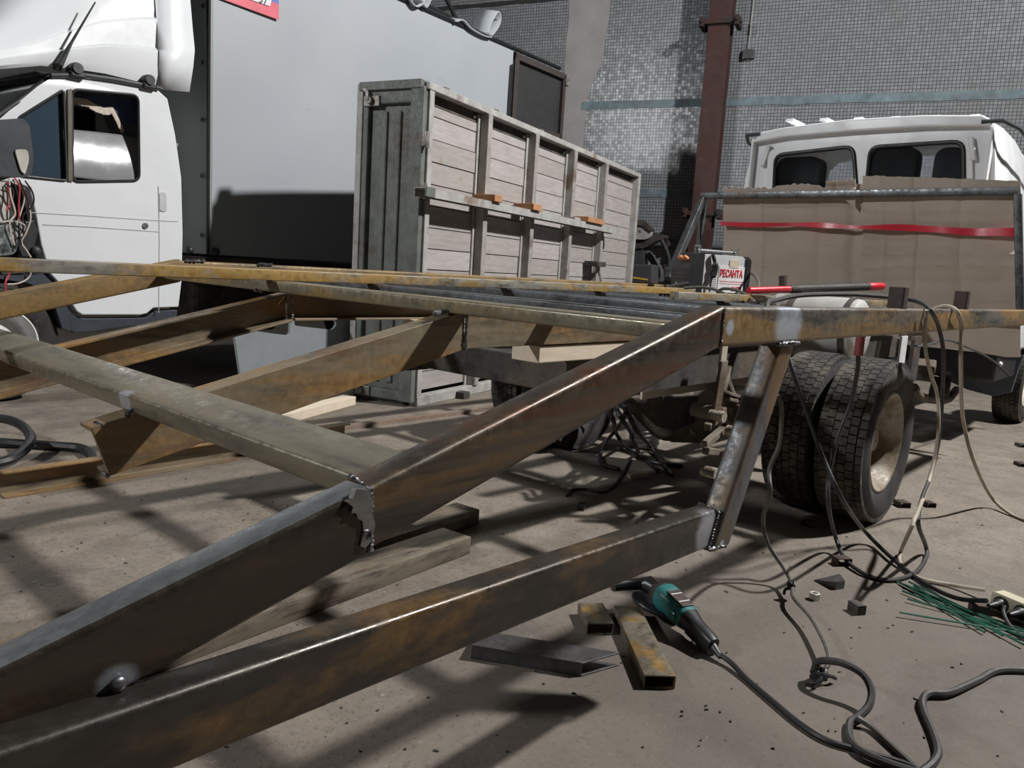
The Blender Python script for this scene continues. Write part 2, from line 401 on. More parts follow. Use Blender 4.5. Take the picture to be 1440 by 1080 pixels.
# junction box and its conduit
plain('box_plastic', (.05, .052, .055), .6)
a, z = FW_.px(1053, 77); jb = empty('junction_box', FW_.pt(a, z, 0), 'small dark square junction box on the tiled wall under a conduit', 'junction box')
b = MB().fbox(FW_, a-.075, a+.075, z-.06, z+.06, -.05, .0); b.build('housing', MATS['box_plastic'], jb, .008)
b = MB(); b.tube([FW_.pt(a-.01, z+.06, -.02), FW_.pt(a, z+1.6, -.02), FW_.pt(a+.01, 8.4, -.02)], .011); b.build('conduit', plain('conduit_grey', (.3, .3, .3), .5), jb)
for i in (-1, 1):
    for j in (-1, 1): MB().tube([FW_.pt(a+i*.06, z+j*.045, -.049), FW_.pt(a+i*.06, z+j*.045, -.053)], .006).build('screw', plain('screw_steel', (.3, .3, .3), .4, .8), jb)
# heating pipes along the wall
plain('pipe_paint', (.10, .115, .125), .5, var=.25, scale=4)
for v, r, nm in ((343, .045, 'upper heating pipe running along the tiled wall behind the dump body'), (378, .05, 'thicker lower heating pipe running along the tiled wall'), (390, .028, 'thin lowest pipe running along the tiled wall')):
    _, z = FW_.px(930, v, -.075); hp = empty('heating_pipe', FW_.pt(0, z, -.075), 'dark grey '+nm, 'pipe', 'pipes on the back wall')
    b = MB().tube([FW_.pt(-6+i*1.0, z, -.075) for i in range(9)], r, 12); b.build('pipe', MATS['pipe_paint'], hp)
    for a in (-5, -2.6, .2): MB().fbox(FW_, a, a+.04, z-r*1.3, z+r*1.3, -.075-r*1.3, -.005).build('pipe_bracket', MATS['bracket_rust'], hp)

# ================================================================== welded platform frame
YN, ZT, H, TW = .739, .913, .082, .052           # near rail: outer face, top, height, width
XK, XJ, ZJ, X3, Z3 = 1.478, .591, .689, .308, .6246
YF = YN+2.41
GR = (.26, .25, .235); RU = (.20, .115, .045); RD = (.16, .075, .035)
fr_root = empty('platform_frame', (1.5, 1.94, .36), 'long welded steel platform frame with a sloping tail and rusty rails set over the chassis', 'steel frame')
def loc(p): return tuple(Vector(p)-fr_root.location)
steel('rail_steel', (.15, .135, .115), (.27, .17, .07), .62, (.35, 1, 2.2), ground=[(loc((1.815, YN, .87)), .07), (loc((XK+.035, YN, .87)), .016)], rough=.4, metal=.45, gcol=(.36, .38, .42))
steel('slope_steel', (.075, .06, .045), (.15, .085, .03), .45, (.22, 1.5, 3.5), ground=[], rough=.36, metal=.45, rust2=(.10, .048, .026))
steel('slope_grey', (.07, .058, .047), (.10, .06, .03), .45, (.4, 1.5, 1.5), ground=[(tuple(Vector(at(160, 955, 'Y', .774))-fr_root.location), .02)], rough=.3, metal=.65, dark=(.05, .045, .04), gcol=(.30, .33, .36), top_sheen=(.24, .255, .27))
steel('lower_steel', (.05, .044, .037), (.13, .075, .028), .42, (.8, 1.5, 2.2), ground=[(loc((1.56, .76, .41)), .05), (loc((.25, YN, .3)), .01)], rough=.32, metal=.55, gcol=(.33, .34, .37))
steel('strut_steel', (.095, .105, .118), (.17, .10, .045), .36, (1.5, 1.5, .5), ground=[(loc((1.63, .755, .37)), .012)], rough=.45, metal=.25, rust2=(.15, .105, .065))
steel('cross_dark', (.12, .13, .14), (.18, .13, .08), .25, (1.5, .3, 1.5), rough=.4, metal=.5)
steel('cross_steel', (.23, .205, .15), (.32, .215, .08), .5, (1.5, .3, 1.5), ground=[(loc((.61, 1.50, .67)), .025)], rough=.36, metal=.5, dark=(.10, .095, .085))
steel('channel_steel', (.21, .17, .115), (.32, .185, .065), .62, (.3, 1, 2), rough=.45, metal=.3, rust2=(.17, .10, .06))
steel('flange_steel', (.25, .20, .16), (.30, .19, .13), .6, (.3, 1, 2), rough=.5, metal=.3)
steel('far_steel', (.20, .135, .06), (.29, .175, .055), .65, (.5, 1, 2), rough=.55, metal=.15)
steel('weld', (.20, .20, .21), (.08, .07, .07), .2, rough=.36, metal=.8, dark=(.05, .05, .055))
steel('stub_steel', (.07, .05, .045), (.11, .06, .045), .5, rough=.55, metal=.3)

def tube_beam(name, P0, P1, w_, h_, mat, cut0=None, cut1=None, r=.009, parent=None, hollow=0, up=(0, 0, 1), label=None):
    lp = [rrect(w_, h_, r)]
    if hollow: lp.append(rrect(w_-2*hollow, h_-2*hollow, max(.001, r-hollow)))
    return MB().prof(lp, P0, P1, up=up, cut0=cut0, cut1=cut1, smooth=True).build(name, MATS[mat], parent or fr_root, label=label)
VX = (1, 0, 0)
cyN = YN+TW/2
mit = Vector((1, 0, -.11)).normalized()
sl = math.sqrt(1+.253**2)
tube_beam('side_rail', (XK, cyN, ZT-H/2), (5.36, cyN, ZT-H/2), TW, H, 'rail_steel', cut0=VX, cut1=VX)
tube_beam('sloping_rail', (XJ, cyN, ZJ-H/2*sl), (XK, cyN, ZT-H/2), TW, H, 'slope_steel', cut0=VX, cut1=VX)
k2 = .2935; xe = -.75
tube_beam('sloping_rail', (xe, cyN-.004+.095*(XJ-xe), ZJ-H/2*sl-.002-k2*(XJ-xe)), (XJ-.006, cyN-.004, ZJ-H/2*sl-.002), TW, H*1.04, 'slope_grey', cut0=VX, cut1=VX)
# lower rail and strut
A = Vector((1.60, .768+TW/2, .456-.043)); B = Vector((.40, .7262+TW/2, .5175-.043)); D = (A-B).normalized()
LR = tube_beam('lower_rail', B-D*1.1, A, TW, .086, 'lower_steel', cut1=(1, 0, -.38), label='dark lower rail beneath the sloping rail')
S0 = Vector((1.632, .764+TW/2, .36)); S1 = Vector((1.835, YN+TW/2+.004, ZT-H-.001))
tube_beam('strut', S0, S1, .054, .08, 'strut_steel', cut0=(0, 0, 1), cut1=(0, 0, 1), up=(1, 0, 0), label='short inclined strut between rail and lower rail')
# far rail
tube_beam('side_rail', (XK, YF-TW/2, ZT-H/2), (5.36, YF-TW/2, ZT-H/2), TW, H, 'far_steel', cut0=VX, cut1=VX)
tube_beam('sloping_rail', (-.3, YF-TW/2, ZT-H/2-.235*(XK+.3)), (XK, YF-TW/2, ZT-H/2), TW, .088, 'far_steel', cut0=VX, cut1=VX)
# crossbeams (flat tubes): near face x, top z
def cross(x0, top, wd, hh, y0=YN+TW, y1=YF-TW, name='crossbeam', tilt=0, mat='cross_steel'):
    return tube_beam(name, (x0+wd/2, y0, top-hh/2), (x0+wd/2, y1, top-hh/2), wd, hh, mat, r=.006, up=(-tilt, 0, 1))
cross(.609, .697, .096, .036, tilt=.20, y0=YN+TW-.002)
cross(1.405, .875, .085, .036)
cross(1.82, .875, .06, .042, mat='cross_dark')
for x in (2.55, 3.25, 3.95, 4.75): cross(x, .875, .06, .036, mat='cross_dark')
cross(5.30, .875, .05, .036)
# longitudinal channels with a kink (web towards / away from the near side)
def kinked(y, flip, zk, xk, hz_, z_left, xl, x_right, nm):
    # left, sloping piece
    top_l = zk-.225*(xk-xl)
    for (p0, p1, c0, c1, mt) in (((xl, y, top_l-hz_/2), (xk-.004, y, zk-hz_/2-.001), (1, 0, .33), VX, 'channel_steel'), ((xk+.004, y, zk-hz_/2), (x_right, y, zk-hz_/2), VX, VX, 'channel_steel')):
        MB().prof([chan(hz_, .056, .008, flip)], p0, p1, cut0=c0, cut1=c1).build('channel_beam', MATS[mt], fr_root, .0015)
kinked(1.474, -1, .844, XK, .10, .64, .555, 5.3, '')
kinked(2.435, 1, .836, 1.54, .10, .64, -.2, 5.3, '')
for yy in (1.92, 2.80):  # extra channels, added to block key lamp light from the floor below
    MB().prof([chan(.085, .05, .007, -1)], (2.15, yy, .795), (5.3, yy, .795)).build('channel_beam', MATS['stub_steel'], fr_root)
# welds
def bead(p0, p1, r=.006, n=16, name='weld_bead', par=None):
    p0, p1 = Vector(p0), Vector(p1); pts = [p0.lerp(p1, i/n)+Vector((random.uniform(-1, 1), random.uniform(-1, 1), random.uniform(-1, 1)))*r*.25 for i in range(n+1)]
    return MB().tube(pts, [r*(.7+.5*(i % 2)+.2*random.random()) for i in range(n+1)], 7).build(name, MATS['weld'], par or fr_root)
bead((XJ-.004, YN-.001, ZJ-.004), (XJ+.008, YN+TW, ZJ+.001), .0032, 22); bead((XJ, YN, ZJ), (XJ+.004, YN, ZJ-H*1.03), .0032, 30)
bead((XJ-.012, YN-.002, ZJ-.055), (XJ-.002, YN-.002, ZJ-.06), .005, 5)
bead((XK, YN-.001, ZT-.002), (XK, YN-.001, ZT-H), .0028, 20)
bead((1.785, YN-.002, ZT-H-.002), (1.885, YN-.002, ZT-H-.002), .0045, 18); bead((1.785, YN, ZT-H-.004), (1.785, YN+TW, ZT-H-.004), .0045, 12)
bead((1.606, .766, .452), (1.572, .766, .372), .0035, 26); bead((1.60, .765, .455), (1.612, .82, .455), .004, 14); bead((1.575, .766, .368), (1.655, .764, .360), .004, 18)
bead((1.36, 1.474, .838), (1.41, 1.474, .842), .007, 8); bead((XK, 1.471, .832), (XK, 1.471, .738), .0045, 22)
bead((1.40, 2.40, .838), (1.45, 2.392, .842), .007, 8); bead((1.54, 2.392, .83), (1.54, 2.392, .742), .0045, 20)
bead((.60, 1.470, .650), (.618, 1.474, .664), .006, 8); bead((XK+.02, YF-TW, ZT+.001), (XK+.1, YF-TW, ZT+.001), .006, 10); bead((1.82, YF-TW, ZT+.001), (1.89, YF-TW, ZT+.001), .006, 10)
bead((.557, 1.474, .636), (.557, 1.50, .636), .004, 8); bead((.568, 1.474, .540), (.568, 1.50, .540), .004, 8)
pf = Fr((0, YN-.006), (1, 0))
q = [pf.px(u, v) for u, v in ((501, 688), (521, 689), (522, 700), (525, 712), (523, 722), (528, 737), (526, 748), (520, 752), (522, 762), (514, 771), (507, 768), (511, 748), (510, 733), (503, 729), (501, 722), (494, 721), (497, 713), (488, 706), (496, 702))]
MB().plate(pf, q, [], 0, .008).build('ground_patch', plain('ground_metal', (.17, .165, .16), .42, .6, var=.3, scale=60), fr_root, label='irregular bright patch of ground weld metal')
# plug weld low on the sloping rail
pw = at(166, 963, 'Y', .758)
MB().sphere(pw, .0085, 14, 8, (1.1, .6, 1)).build('plug_weld', MATS['weld'], fr_root)
# stake stubs standing on the rails
for (u, v, wd, hh) in ((1254, 433, .052, .068), (1363, 435.5, .05, .072)):
    p = at(u, v, 'Z', ZT); p.y = YN+.03
    MB().prof([rrect(wd, .05, .006), rrect(wd-.006, .044, .004)], (p.x, p.y, ZT), (p.x, p.y, ZT+hh), up=(0, 1, 0)).build('stake_stub', MATS['stub_steel'], fr_root)
ps = at(1102, 398, 'Y', 1.63)
MB().obox((ps.x, 1.63, .94), (1, 0, .2), (0, 1, 0), (-.25, 0, 1), .03, .03, .15).build('stake_stub', MATS['stub_steel'], fr_root)
# headboard
steel('headboard_steel', (.10, .105, .11), (.15, .11, .08), .35, rough=.35, metal=.6)
HX = 5.36
yl, zl = at(987, 272, 'X', HX)[1:]; yr, zr = at(1434, 263, 'X', HX)[1:]
zb = (zl+zr)/2
tube_beam('headboard_bar', (HX, yr, zb-.02), (HX, yl, zb-.02), .04, .045, 'headboard_steel', r=.004)
ypb = at(1436, 437, 'X', HX)[1]
tube_beam('headboard_post', (HX, ypb, ZT-.04), (HX, yr+.004, zb-.04), .04, .04, 'headboard_steel', r=.004, up=(0, 1, 0))
tube_beam('headboard_post', (HX, yl-.02, ZT-.04), (HX, yl-.02, zb-.04), .04, .04, 'headboard_steel', r=.004, up=(0, 1, 0))
pb = at(940, 392, 'Y', yl-.02)
tube_beam('headboard_brace', (pb.x, yl-.02, max(.88, pb.z)), (HX-.02, yl-.02, zb-.05), .045, .06, 'headboard_steel', r=.004)

# loose bars lying across the frame
steel('bar_steel', (.25, .235, .20), (.40, .25, .07), .6, (1, 2, 3), rough=.5, metal=.3, rust2=(.30, .18, .045))
lb = tube_beam('loose_bar', (.05, 2.325, .8935), (4.22, 2.325, .8935), .04, .036, 'bar_steel', parent=None, r=.003)
lb.parent = None; lb.location = (0, 0, 0)
def world_mesh(o): 
    for v in o.data.vertices: v.co += fr_root.location
world_mesh(lb); tag(lb, 'long straight mottled orange and grey bar lying loose across the platform frame', 'steel bar')
p0, p1 = at(1000, 413.5, 'Z', .893), at(1246, 429, 'Z', .893)
lb2 = tube_beam('loose_bar', (2.9, 1.68, .893), (5.1, 1.50, .893), .045, .034, 'bar_steel', r=.003); lb2.parent = None; world_mesh(lb2)
tag(lb2, 'shorter yellowish flat bar lying on the frame in front of the cardboard', 'steel bar')

# ================================================================== flatbed truck under the frame
plain('tyre_rubber', (.028, .027, .026), .85, var=.3, scale=12, bmp=.3, dirt=((.075, .066, .055), 5, .52))
plain('tyre_tread', (.035, .032, .028), .9, var=.3, scale=14, bmp=.3, dirt=((.10, .088, .07), 6, .48))
steel('rim_paint', (.36, .33, .28), (.22, .16, .10), .42, rough=.5, metal=.2, dark=(.20, .18, .15))
steel('chassis_grime', (.05, .045, .04), (.13, .10, .075), .5, rough=.75, metal=.1, dark=(.015, .014, .013))
steel('axle_dust', (.16, .135, .105), (.12, .08, .05), .4, rough=.8, metal=.1, dark=(.05, .042, .034))
plain('white_paint', (.84, .86, .88), .22, var=.03, scale=3, bmp=0, coat=.5)
plain('white_paint_worn', (.72, .74, .765), .28, var=.03, scale=3, bmp=0, coat=.4, dirt=((.62, .60, .55), 2.2, .66))
plain('black_plastic', (.018, .019, .021), .5, var=.25)
plain('dark_plastic', (.045, .05, .055), .45, var=.2)
plain('rubber_seal', (.012, .013, .015), .5)
plain('seat_fabric', (.03, .033, .038), .9, var=.2, scale=20)
glass('cab_glass', (.9, .95, 1), .03, 1.0)
AXX, RW = 3.457, .342
plain('white_light', (.65, .66, .66), .4)

def wheel(parent, c, ax, out, R=RW, W=.19, tread=True, rim_depth=.055, nblk=60, rimmat='rim_paint'):
    """tyre mesh as part with rim and tread as its sub-parts; out = +1/-1 side of ax that faces outwards"""
    c = Vector(c); ax = Vector(ax).normalized()*out; rr = R*.615
    prof = [(rr, -W*.40), (rr+.02, -W*.47), (R*.82, -W*.53), (R*.95, -W*.47), (R-.012, -W*.36), (R-.012, W*.36), (R*.95, W*.47), (R*.90, W*.505), (R*.82, W*.53), (rr+.035, W*.49), (rr+.02, W*.47), (rr, W*.40), (rr-.01, 0)]
    t = MB().lathe(c, ax, prof, 64, closed=True).build('tire', MATS['tyre_rubber'], parent)
    rp = [(rr+.004, W*.43), (rr-.004, W*.45), (rr-.012, W*.41), (rr-.02, W*.30), (rr-.034, W*.22), (rr-.036, -W*.02), (rr-.05, -W*.10), (R*.34, -W*.10+.012), (R*.26, -W*.02), (R*.2, W*.02), (R*.14, W*.02), (R*.13, W*.18), (.005, W*.20)]
    MB().lathe(c, ax, rp, 48).build('rim', MATS[rimmat], t)
    if tread:
        b = MB(); a = ax.orthogonal().normalized(); e = ax.cross(a)
        rows = [(-.41, .14), (-.25, .155), (-.085, .145), (.085, .145), (.25, .155), (.41, .14)]
        for r_, (off, wd) in enumerate(rows):
            for i in range(nblk):
                an = 2*math.pi*(i+(.5 if r_ % 2 else 0)+.15*math.sin(r_*2.1))/nblk; rad = a*math.cos(an)+e*math.sin(an); tg = ax.cross(rad)
                dr = -.012 if abs(off) > .3 else 0
                b.obox(c+rad*(R-.007+dr*.6)+ax*off*W, tg, ax, rad, 2*math.pi*R/nblk*.86, wd*W, .02)
        b.build('tread', MATS['tyre_tread'], t)
    return t
tk = empty('flatbed_truck', (AXX, 1.91, 0), 'white cab truck stripped to its chassis with double rear tyres under the platform frame', 'truck')
YA = (0, 1, 0)
for y, out in ((1.018, -1), (1.24, -1), (2.58, 1), (2.80, 1)): wheel(tk, (AXX, y, RW), YA, out)
wheel(tk, (7.33, 1.10, RW), YA, -1); wheel(tk, (7.33, 2.72, RW), YA, 1, tread=False)
# chassis rails, cross members, axle, springs
for y, fl in ((1.52, -1), (2.36, 1)):
    MB().prof([chan(.14, .055, .007, fl)], (2.0, y, .615), (8.2, y, .615)).build('chassis_rail', MATS['chassis_grime'], tk)
for x in (2.05, 3.0, 4.0, 5.2, 6.4): MB().box((x, 1.53, .56), (x+.07, 2.35, .67)).build('cross_member', MATS['chassis_grime'], tk, .006)
b = MB(); b.lathe((AXX, 1.05, RW), YA, [(.06, .0), (.05, .25), (.055, .45), (.10, .62), (.17, .74), (.19, .86), (.17, .98), (.10, 1.10), (.055, 1.27), (.05, 1.47), (.06, 1.72)], 24); b.build('rear_axle', MATS['axle_dust'], tk)
b = MB(); b.lathe((AXX-.08, 1.91, RW), (-1, 0, 0), [(.17, 0), (.165, .05), (.12, .11), (.03, .14), (.002, .14)], 24); b.build('differential_cover', MATS['axle_dust'], tk)
MB().tube([(AXX, 1.91, .36), (5.2, 1.91, .5)], .04, 12).build('drive_shaft', MATS['chassis_grime'], tk)
for y in (1.44, 2.44):
    for i in range(4):
        n = 10; ln = .62-.11*i; z0 = .45-.022*i
        pts = [(AXX+ln*(2*j/n-1), y, z0+.10*(ln*(2*j/n-1)/.62)**2) for j in range(n+1)]
        MB().prof([rrect(.06, .012, .002)], pts[0], pts[1]) if False else None
        b = MB()
        for j in range(n): b.prof([rrect(.065, .013, .002, 1)], pts[j], pts[j+1])
        b.build('spring_leaf', MATS['axle_dust'], tk)
    for x in (-.64, .60):
        MB().obox((AXX+x, y+.045*(1 if y > 2 else -1), .54), (1, 0, 0), YA, (.12 if x < 0 else 0, 0, 1), .055, .015, .24).build('spring_shackle', MATS['axle_dust'], tk, .004)
        MB().tube([(AXX+x, y-.06, .45), (AXX+x, y+.06, .45)], .028, 12).build('shackle_pin', MATS['axle_dust'], tk)
    for x in (-.06, .06): MB().tube([(AXX+x, y-.04, .24), (AXX+x, y-.04, .50)], .011, 8).build('u_bolt', MATS['axle_dust'], tk)
    MB().tube([(AXX-.05, y+.12, .30), (AXX-.40, y+.10, .62)], .032, 12).build('shock_absorber', MATS['axle_dust'], tk)
MB().tube([(AXX-.30, 1.36, .40), (AXX+.02, 1.40, .34)], .02, 8).build('brake_rod', MATS['axle_dust'], tk)
# pale liner board along the chassis behind the springs
MB().box((2.55, 1.575, .50), (5.1, 1.585, .685)).build('liner_board', plain('liner', (.55, .49, .41), .7, dirt=((.30, .25, .20), 4, .58)), tk)
# rear bumper hanger plates
pl = plain('hanger_paint', (.42, .37, .30), .6, dirt=((.15, .12, .09), 9, .52))
p = at(1012, 540, 'Y', 1.42)
MB().obox((p.x, 1.42, .605), (1, 0, -.06), YA, (.06, 0, 1), .05, .012, .30).build('hanger_plate', pl, tk, .004)
p = at(990, 585, 'Y', 1.4)
for dx, dz, ln, an in ((.0, -.02, .22, .2), (.12, .05, .26, -.5), (.05, -.10, .30, .1), (.22, .09, .2, .7), (-.06, -.14, .16, -.2), (.25, -.04, .2, -.9)):
    MB().obox((p.x+dx+.1, 1.40+dx*.4, p.z+dz), (math.cos(an), .2, math.sin(an)), (0, 1, 0), (-math.sin(an), 0, math.cos(an)), ln, .03, .028).build('linkage_bar', MATS['axle_dust'], tk, .004)
for dx, dz in ((0, 0), (.16, -.08), (.3, .06), (-.02, -.22), (.2, -.2)):
    MB().lathe((p.x+dx+.05, 1.37, p.z+dz), YA, [(.002, -.03), (.022, -.03), (.022, .03), (.002, .03)], 10).build('bushing', pl, tk)
# big dark trailing plate (axle guard) below the linkage
q = [at(u, v, 'Y', 1.75) for u, v in ((885, 558), (1005, 556), (1000, 588), (975, 595), (952, 607), (935, 602), (918, 586), (900, 570))]
b = MB(); b.plate(Fr((0, 1.75), (1, 0)), [(p.x, p.z) for p in q], [], 0, .05); b.build('guard_plate', MATS['chassis_grime'], tk, .006)
# tank between frame and wheel
plain('tank_metal', (.58, .57, .54), .35, .35, var=.15, scale=6)
pc = at(1210, 470, 'Y', 1.2); pc.x -= .25
tnk = MB().lathe((pc.x+.25, 1.36, .775), YA, [(.002, -.17), (.07, -.175), (.12, -.17), (.145, -.15), (.15, -.12), (.15, .24), (.13, .27), (.002, .28)], 32).build('air_tank', MATS['tank_metal'], tk)
for y in (1.24, 1.50): MB().lathe((pc.x+.25, y, .775), YA, [(.152, -.012), (.157, -.012), (.157, .012), (.152, .012)], 32, closed=True).build('tank_strap', MATS['chassis_grime'], tnk)
# bracket plates beside the tyre
p = at(1268, 500, 'Y', 1.15); MB().obox((p.x, 1.15, p.z), (1, 0, 0), YA, (0, 0, 1), .1, .01, .2).build('bracket_plate', MATS['white_light'], tk)
p = at(1285, 505, 'Y', 1.13); MB().obox((p.x, 1.13, p.z), (1, 0, 0), YA, (0, 0, 1), .12, .02, .24).build('bracket_plate', MATS['headboard_steel'], tk)
# mud flap and sill behind the front wheel
fx = Fr((6.62, 0), (0, -1)); 
q = [fx.px(u, v) for u, v in ((1368, 500), (1440, 500), (1432, 520), (1422, 552), (1395, 557), (1360, 548), (1300, 520), (1290, 500))]
MB().plate(fx, q, [], 0, .03).build('mud_flap', plain('flap', (.10, .12, .15), .5, var=.3, scale=4), tk, .004)
MB().box((5.9, 1.0, .42), (6.6, 2.85, .62)).build('cab_step', MATS['black_plastic'], tk, .02)
for i, (u, v) in enumerate(((1300, 520), (1322, 545), (1345, 520))):
    p = at(u, v, 'Y', 1.3); MB().obox(p, (1, .2, .3), (0, 1, 0), (-.3, 0, 1), .28, .12, .05).build('linkage_bar', MATS['chassis_grime'], tk, .01)
# exhaust / brake pipe bits
for spec in ([(1205, 560, 'Y', 1.2), (1300, 580, 'Y', 1.2), (1330, 560, 'Y', 1.2)],): 
    MB().tube(crv(px3([(1285, 545, 'Y', 1.35), (1295, 558, 'Y', 1.35), (1330, 562, 'Y', 1.35), (1345, 548, 'Y', 1.4)])), .03, 10).build('exhaust_pipe', MATS['axle_dust'], tk)
MB().tube(crv(px3([(1283, 487, 'Y', 1.0), (1300, 486, 'Y', 1.0), (1330, 478, 'Y', 1.0), (1352, 485, 'Y', 1.0), (1385, 500, 'Y', 1.0), (1405, 514, 'Y', 1.0), (1420, 528, 'Y', 1.0)])), .006, 6).build('brake_line', MATS['dark_plastic'], tk)
MB().sphere(at(1406, 512, 'Y', 1.0), .018).build('marker_bulb', MATS['white_light'], tk)

# cab: rear wall with two windows
CX = 5.66
fc = Fr((CX, 0), (0, -1))      # a = -Y, inward normal +X
fc.n = Vector((1, 0, 0))
def cpx(l): return [fc.px(u, v) for u, v in l]
outer = cpx([(1036, 300), (1046, 258), (1061, 205), (1074, 191), (1110, 184), (1200, 175), (1300, 170), (1385, 170), (1398, 178), (1400, 300), (1398, 470)])
outer = outer[:-1]+[(outer[-1][0], .62), (outer[0][0]-.01, .62)]
w1 = rpoly(cpx([(1090, 284), (1093, 219), (1202, 207), (1208, 284)]), .06); w2 = rpoly(cpx([(1219, 280), (1226, 208), (1356, 200), (1357, 276)]), .06)
b = MB(); b.plate(fc, outer, [w1, w2], 0, None); n0 = len(b.v)
amin = min(p[0] for p in outer); amax = max(p[0] for p in outer)
cabm = MATS['white_paint']
CL = 1.45
# roof and sides wrapped from the rear outline forwards, doming over
k = len(outer); pr = []
for j, x in enumerate((0, .35, .8, 1.15, CL)):
    for (a, z) in outer:
        dome = (.05 if z > 1.9 else 0)*math.sin(math.pi*min(1, (x+.1)/1.3)); taper = 1-(.0 if z < 1.2 else .03*x)
        pr.append(fc.pt((a-(amin+amax)/2)*taper*(1+.05*math.sin(math.pi*x/CL)*(z < 1.9))+(amin+amax)/2, z+dome-(.55 if (x == CL and z > 1.3) else 0)*(z-1.3 if z > 1.3 else 0)*.0, x))
fs = []
for j in range(4):
    for i in range(k):
        fs.append([j*k+i, j*k+(i+1) % k, (j+1)*k+(i+1) % k, (j+1)*k+i])
b.add(pr, fs, True); b.build('cab_shell', cabm, tk, .022, 3)
CS = bpy.data.objects['cab_shell']
# roof lip, raised panel around the windows, ribs, gutters
lip = cpx([(1063, 203), (1110, 194.5), (1200, 187), (1300, 181), (1398, 179), (1398, 171), (1385, 164.5), (1300, 164.5), (1200, 170), (1110, 181), (1074, 188)])
MB().plate(fc, lip, [], -.07, .03).build('roof_lip', cabm, CS, .012, 3)
ring_o = rpoly(cpx([(1078, 300), (1082, 214), (1100, 206), (1340, 189), (1368, 196), (1370, 300)]), .05); 
mid = [w1, w2]
MB().plate(fc, ring_o, mid, -.028, .0, both=False).build('window_panel', cabm, CS, .014, 3)
for i, wv in enumerate((w1, w2)):
    loop = [fc.pt(a, z, -.03) for a, z in wv]; loop += loop[:2]
    MB().tube(loop, .014, 8, cap=False).build('window_seal', MATS['rubber_seal'], CS)
    MB().plate(fc, wv, [], -.012, -.008).build('rear_window', MATS['cab_glass'], CS)
for u in (1110, 1158, 1206, 1258, 1314, 1369):
    a, z = fc.px(u, 176); zt_ = fc.px(u, 168.0-(u-1200)*.022)[1]
    MB().obox(fc.pt(a, zt_+.004, .10), fc.e, fc.n, (0, 0, 1), .06, .22, .02).build('roof_rib', cabm, CS, .006)
for s_, u in ((1, 1399), (-1, 1064)):
    a, z = fc.px(u, 176 if s_ > 0 else 194)
    MB().tube([fc.pt(a-.06*s_, z+.012, -.07), fc.pt(a+.05*s_, z+.014, -.06), fc.pt(a+.11*s_, z-.01, .1), fc.pt(a+.13*s_, z-.05, .5), fc.pt(a+.12*s_, z-.09, 1.2)], .014, 8).build('rain_gutter', MATS['dark_plastic'], CS)
    MB().obox(fc.pt(a-.0*s_, z-.30, -.03), fc.e, fc.n, (0, 0, 1), .02, .06, .56).build('corner_rib', cabm, CS, .006)
    MB().obox(fc.pt(a-.10*s_, z-.14, -.025), fc.e, fc.n, (-.25*s_*fc.e.x, -.25*s_*fc.e.y, 1), .035, .03, .15).build('vent_grille', MATS['white_light'], CS, .008)
# seats and interior seen through the windows
def headrest(u0, v0, u1, v1, x, par, nm='seat_back'):
    f2 = Fr((CX+x, 0), (0, -1)); f2.n = Vector((1, 0, 0)); (a0, z1), (a1, z0) = f2.px(u0, v0), f2.px(u1, v1)
    q = rpoly([(a0, z0-.35), (a1, z0-.35), (a1, z1), (a0, z1)], .08, 6); MB().plate(f2, q, [], 0, .14).build(nm, MATS['seat_fabric'], par, .03, 3)
headrest(1094, 222, 1150, 262, .15, tk); headrest(1226, 208, 1286, 246, .2, tk, 'seat_headrest'); headrest(1316, 208, 1352, 262, .15, tk)
MB().box((CX+.95, 1.15, 1.0), (CX+1.3, 2.65, 1.28)).build('dashboard', MATS['black_plastic'], tk, .03)

# ------------------------------------------------------------------ cardboard sheet with red tape
def mat_card():
    m, nt, b = nodes('cardboard')
    n1 = noise_tex(nt, 2.2, 5, .6); n2 = noise_tex(nt, 14, 5, .7, stretch=(1, .3, 2)); 
    tc = N(nt, 'ShaderNodeTexCoord'); wv = N(nt, 'ShaderNodeTexWave'); wv.bands_direction = 'Y'; wv.inputs['Scale'].default_value = 26; wv.inputs['Distortion'].default_value = .4; L(nt, tc.outputs['Object'], wv.inputs['Vector'])
    c = ramp(nt, n1, [(.3, (.40, .325, .265)), (.7, (.50, .415, .345))])
    c = mix(nt, mrange(nt, n2, .55, .75, 0, .45), c, (.30, .22, .165)); c = mix(nt, mrange(nt, wv.outputs['Fac'], 0, 1, 0, .10), c, (.28, .21, .16))
    L(nt, c, b.inputs['Base Color']); b.inputs['Roughness'].default_value = .62; b.inputs['Specular IOR Level'].default_value = .35
    bump(nt, b, n2, .25, .004); return m
MCARD = mat_card()
cdx = 5.43
fk = Fr((cdx, 0), (0, -1)); fk.n = Vector((1, 0, 0))
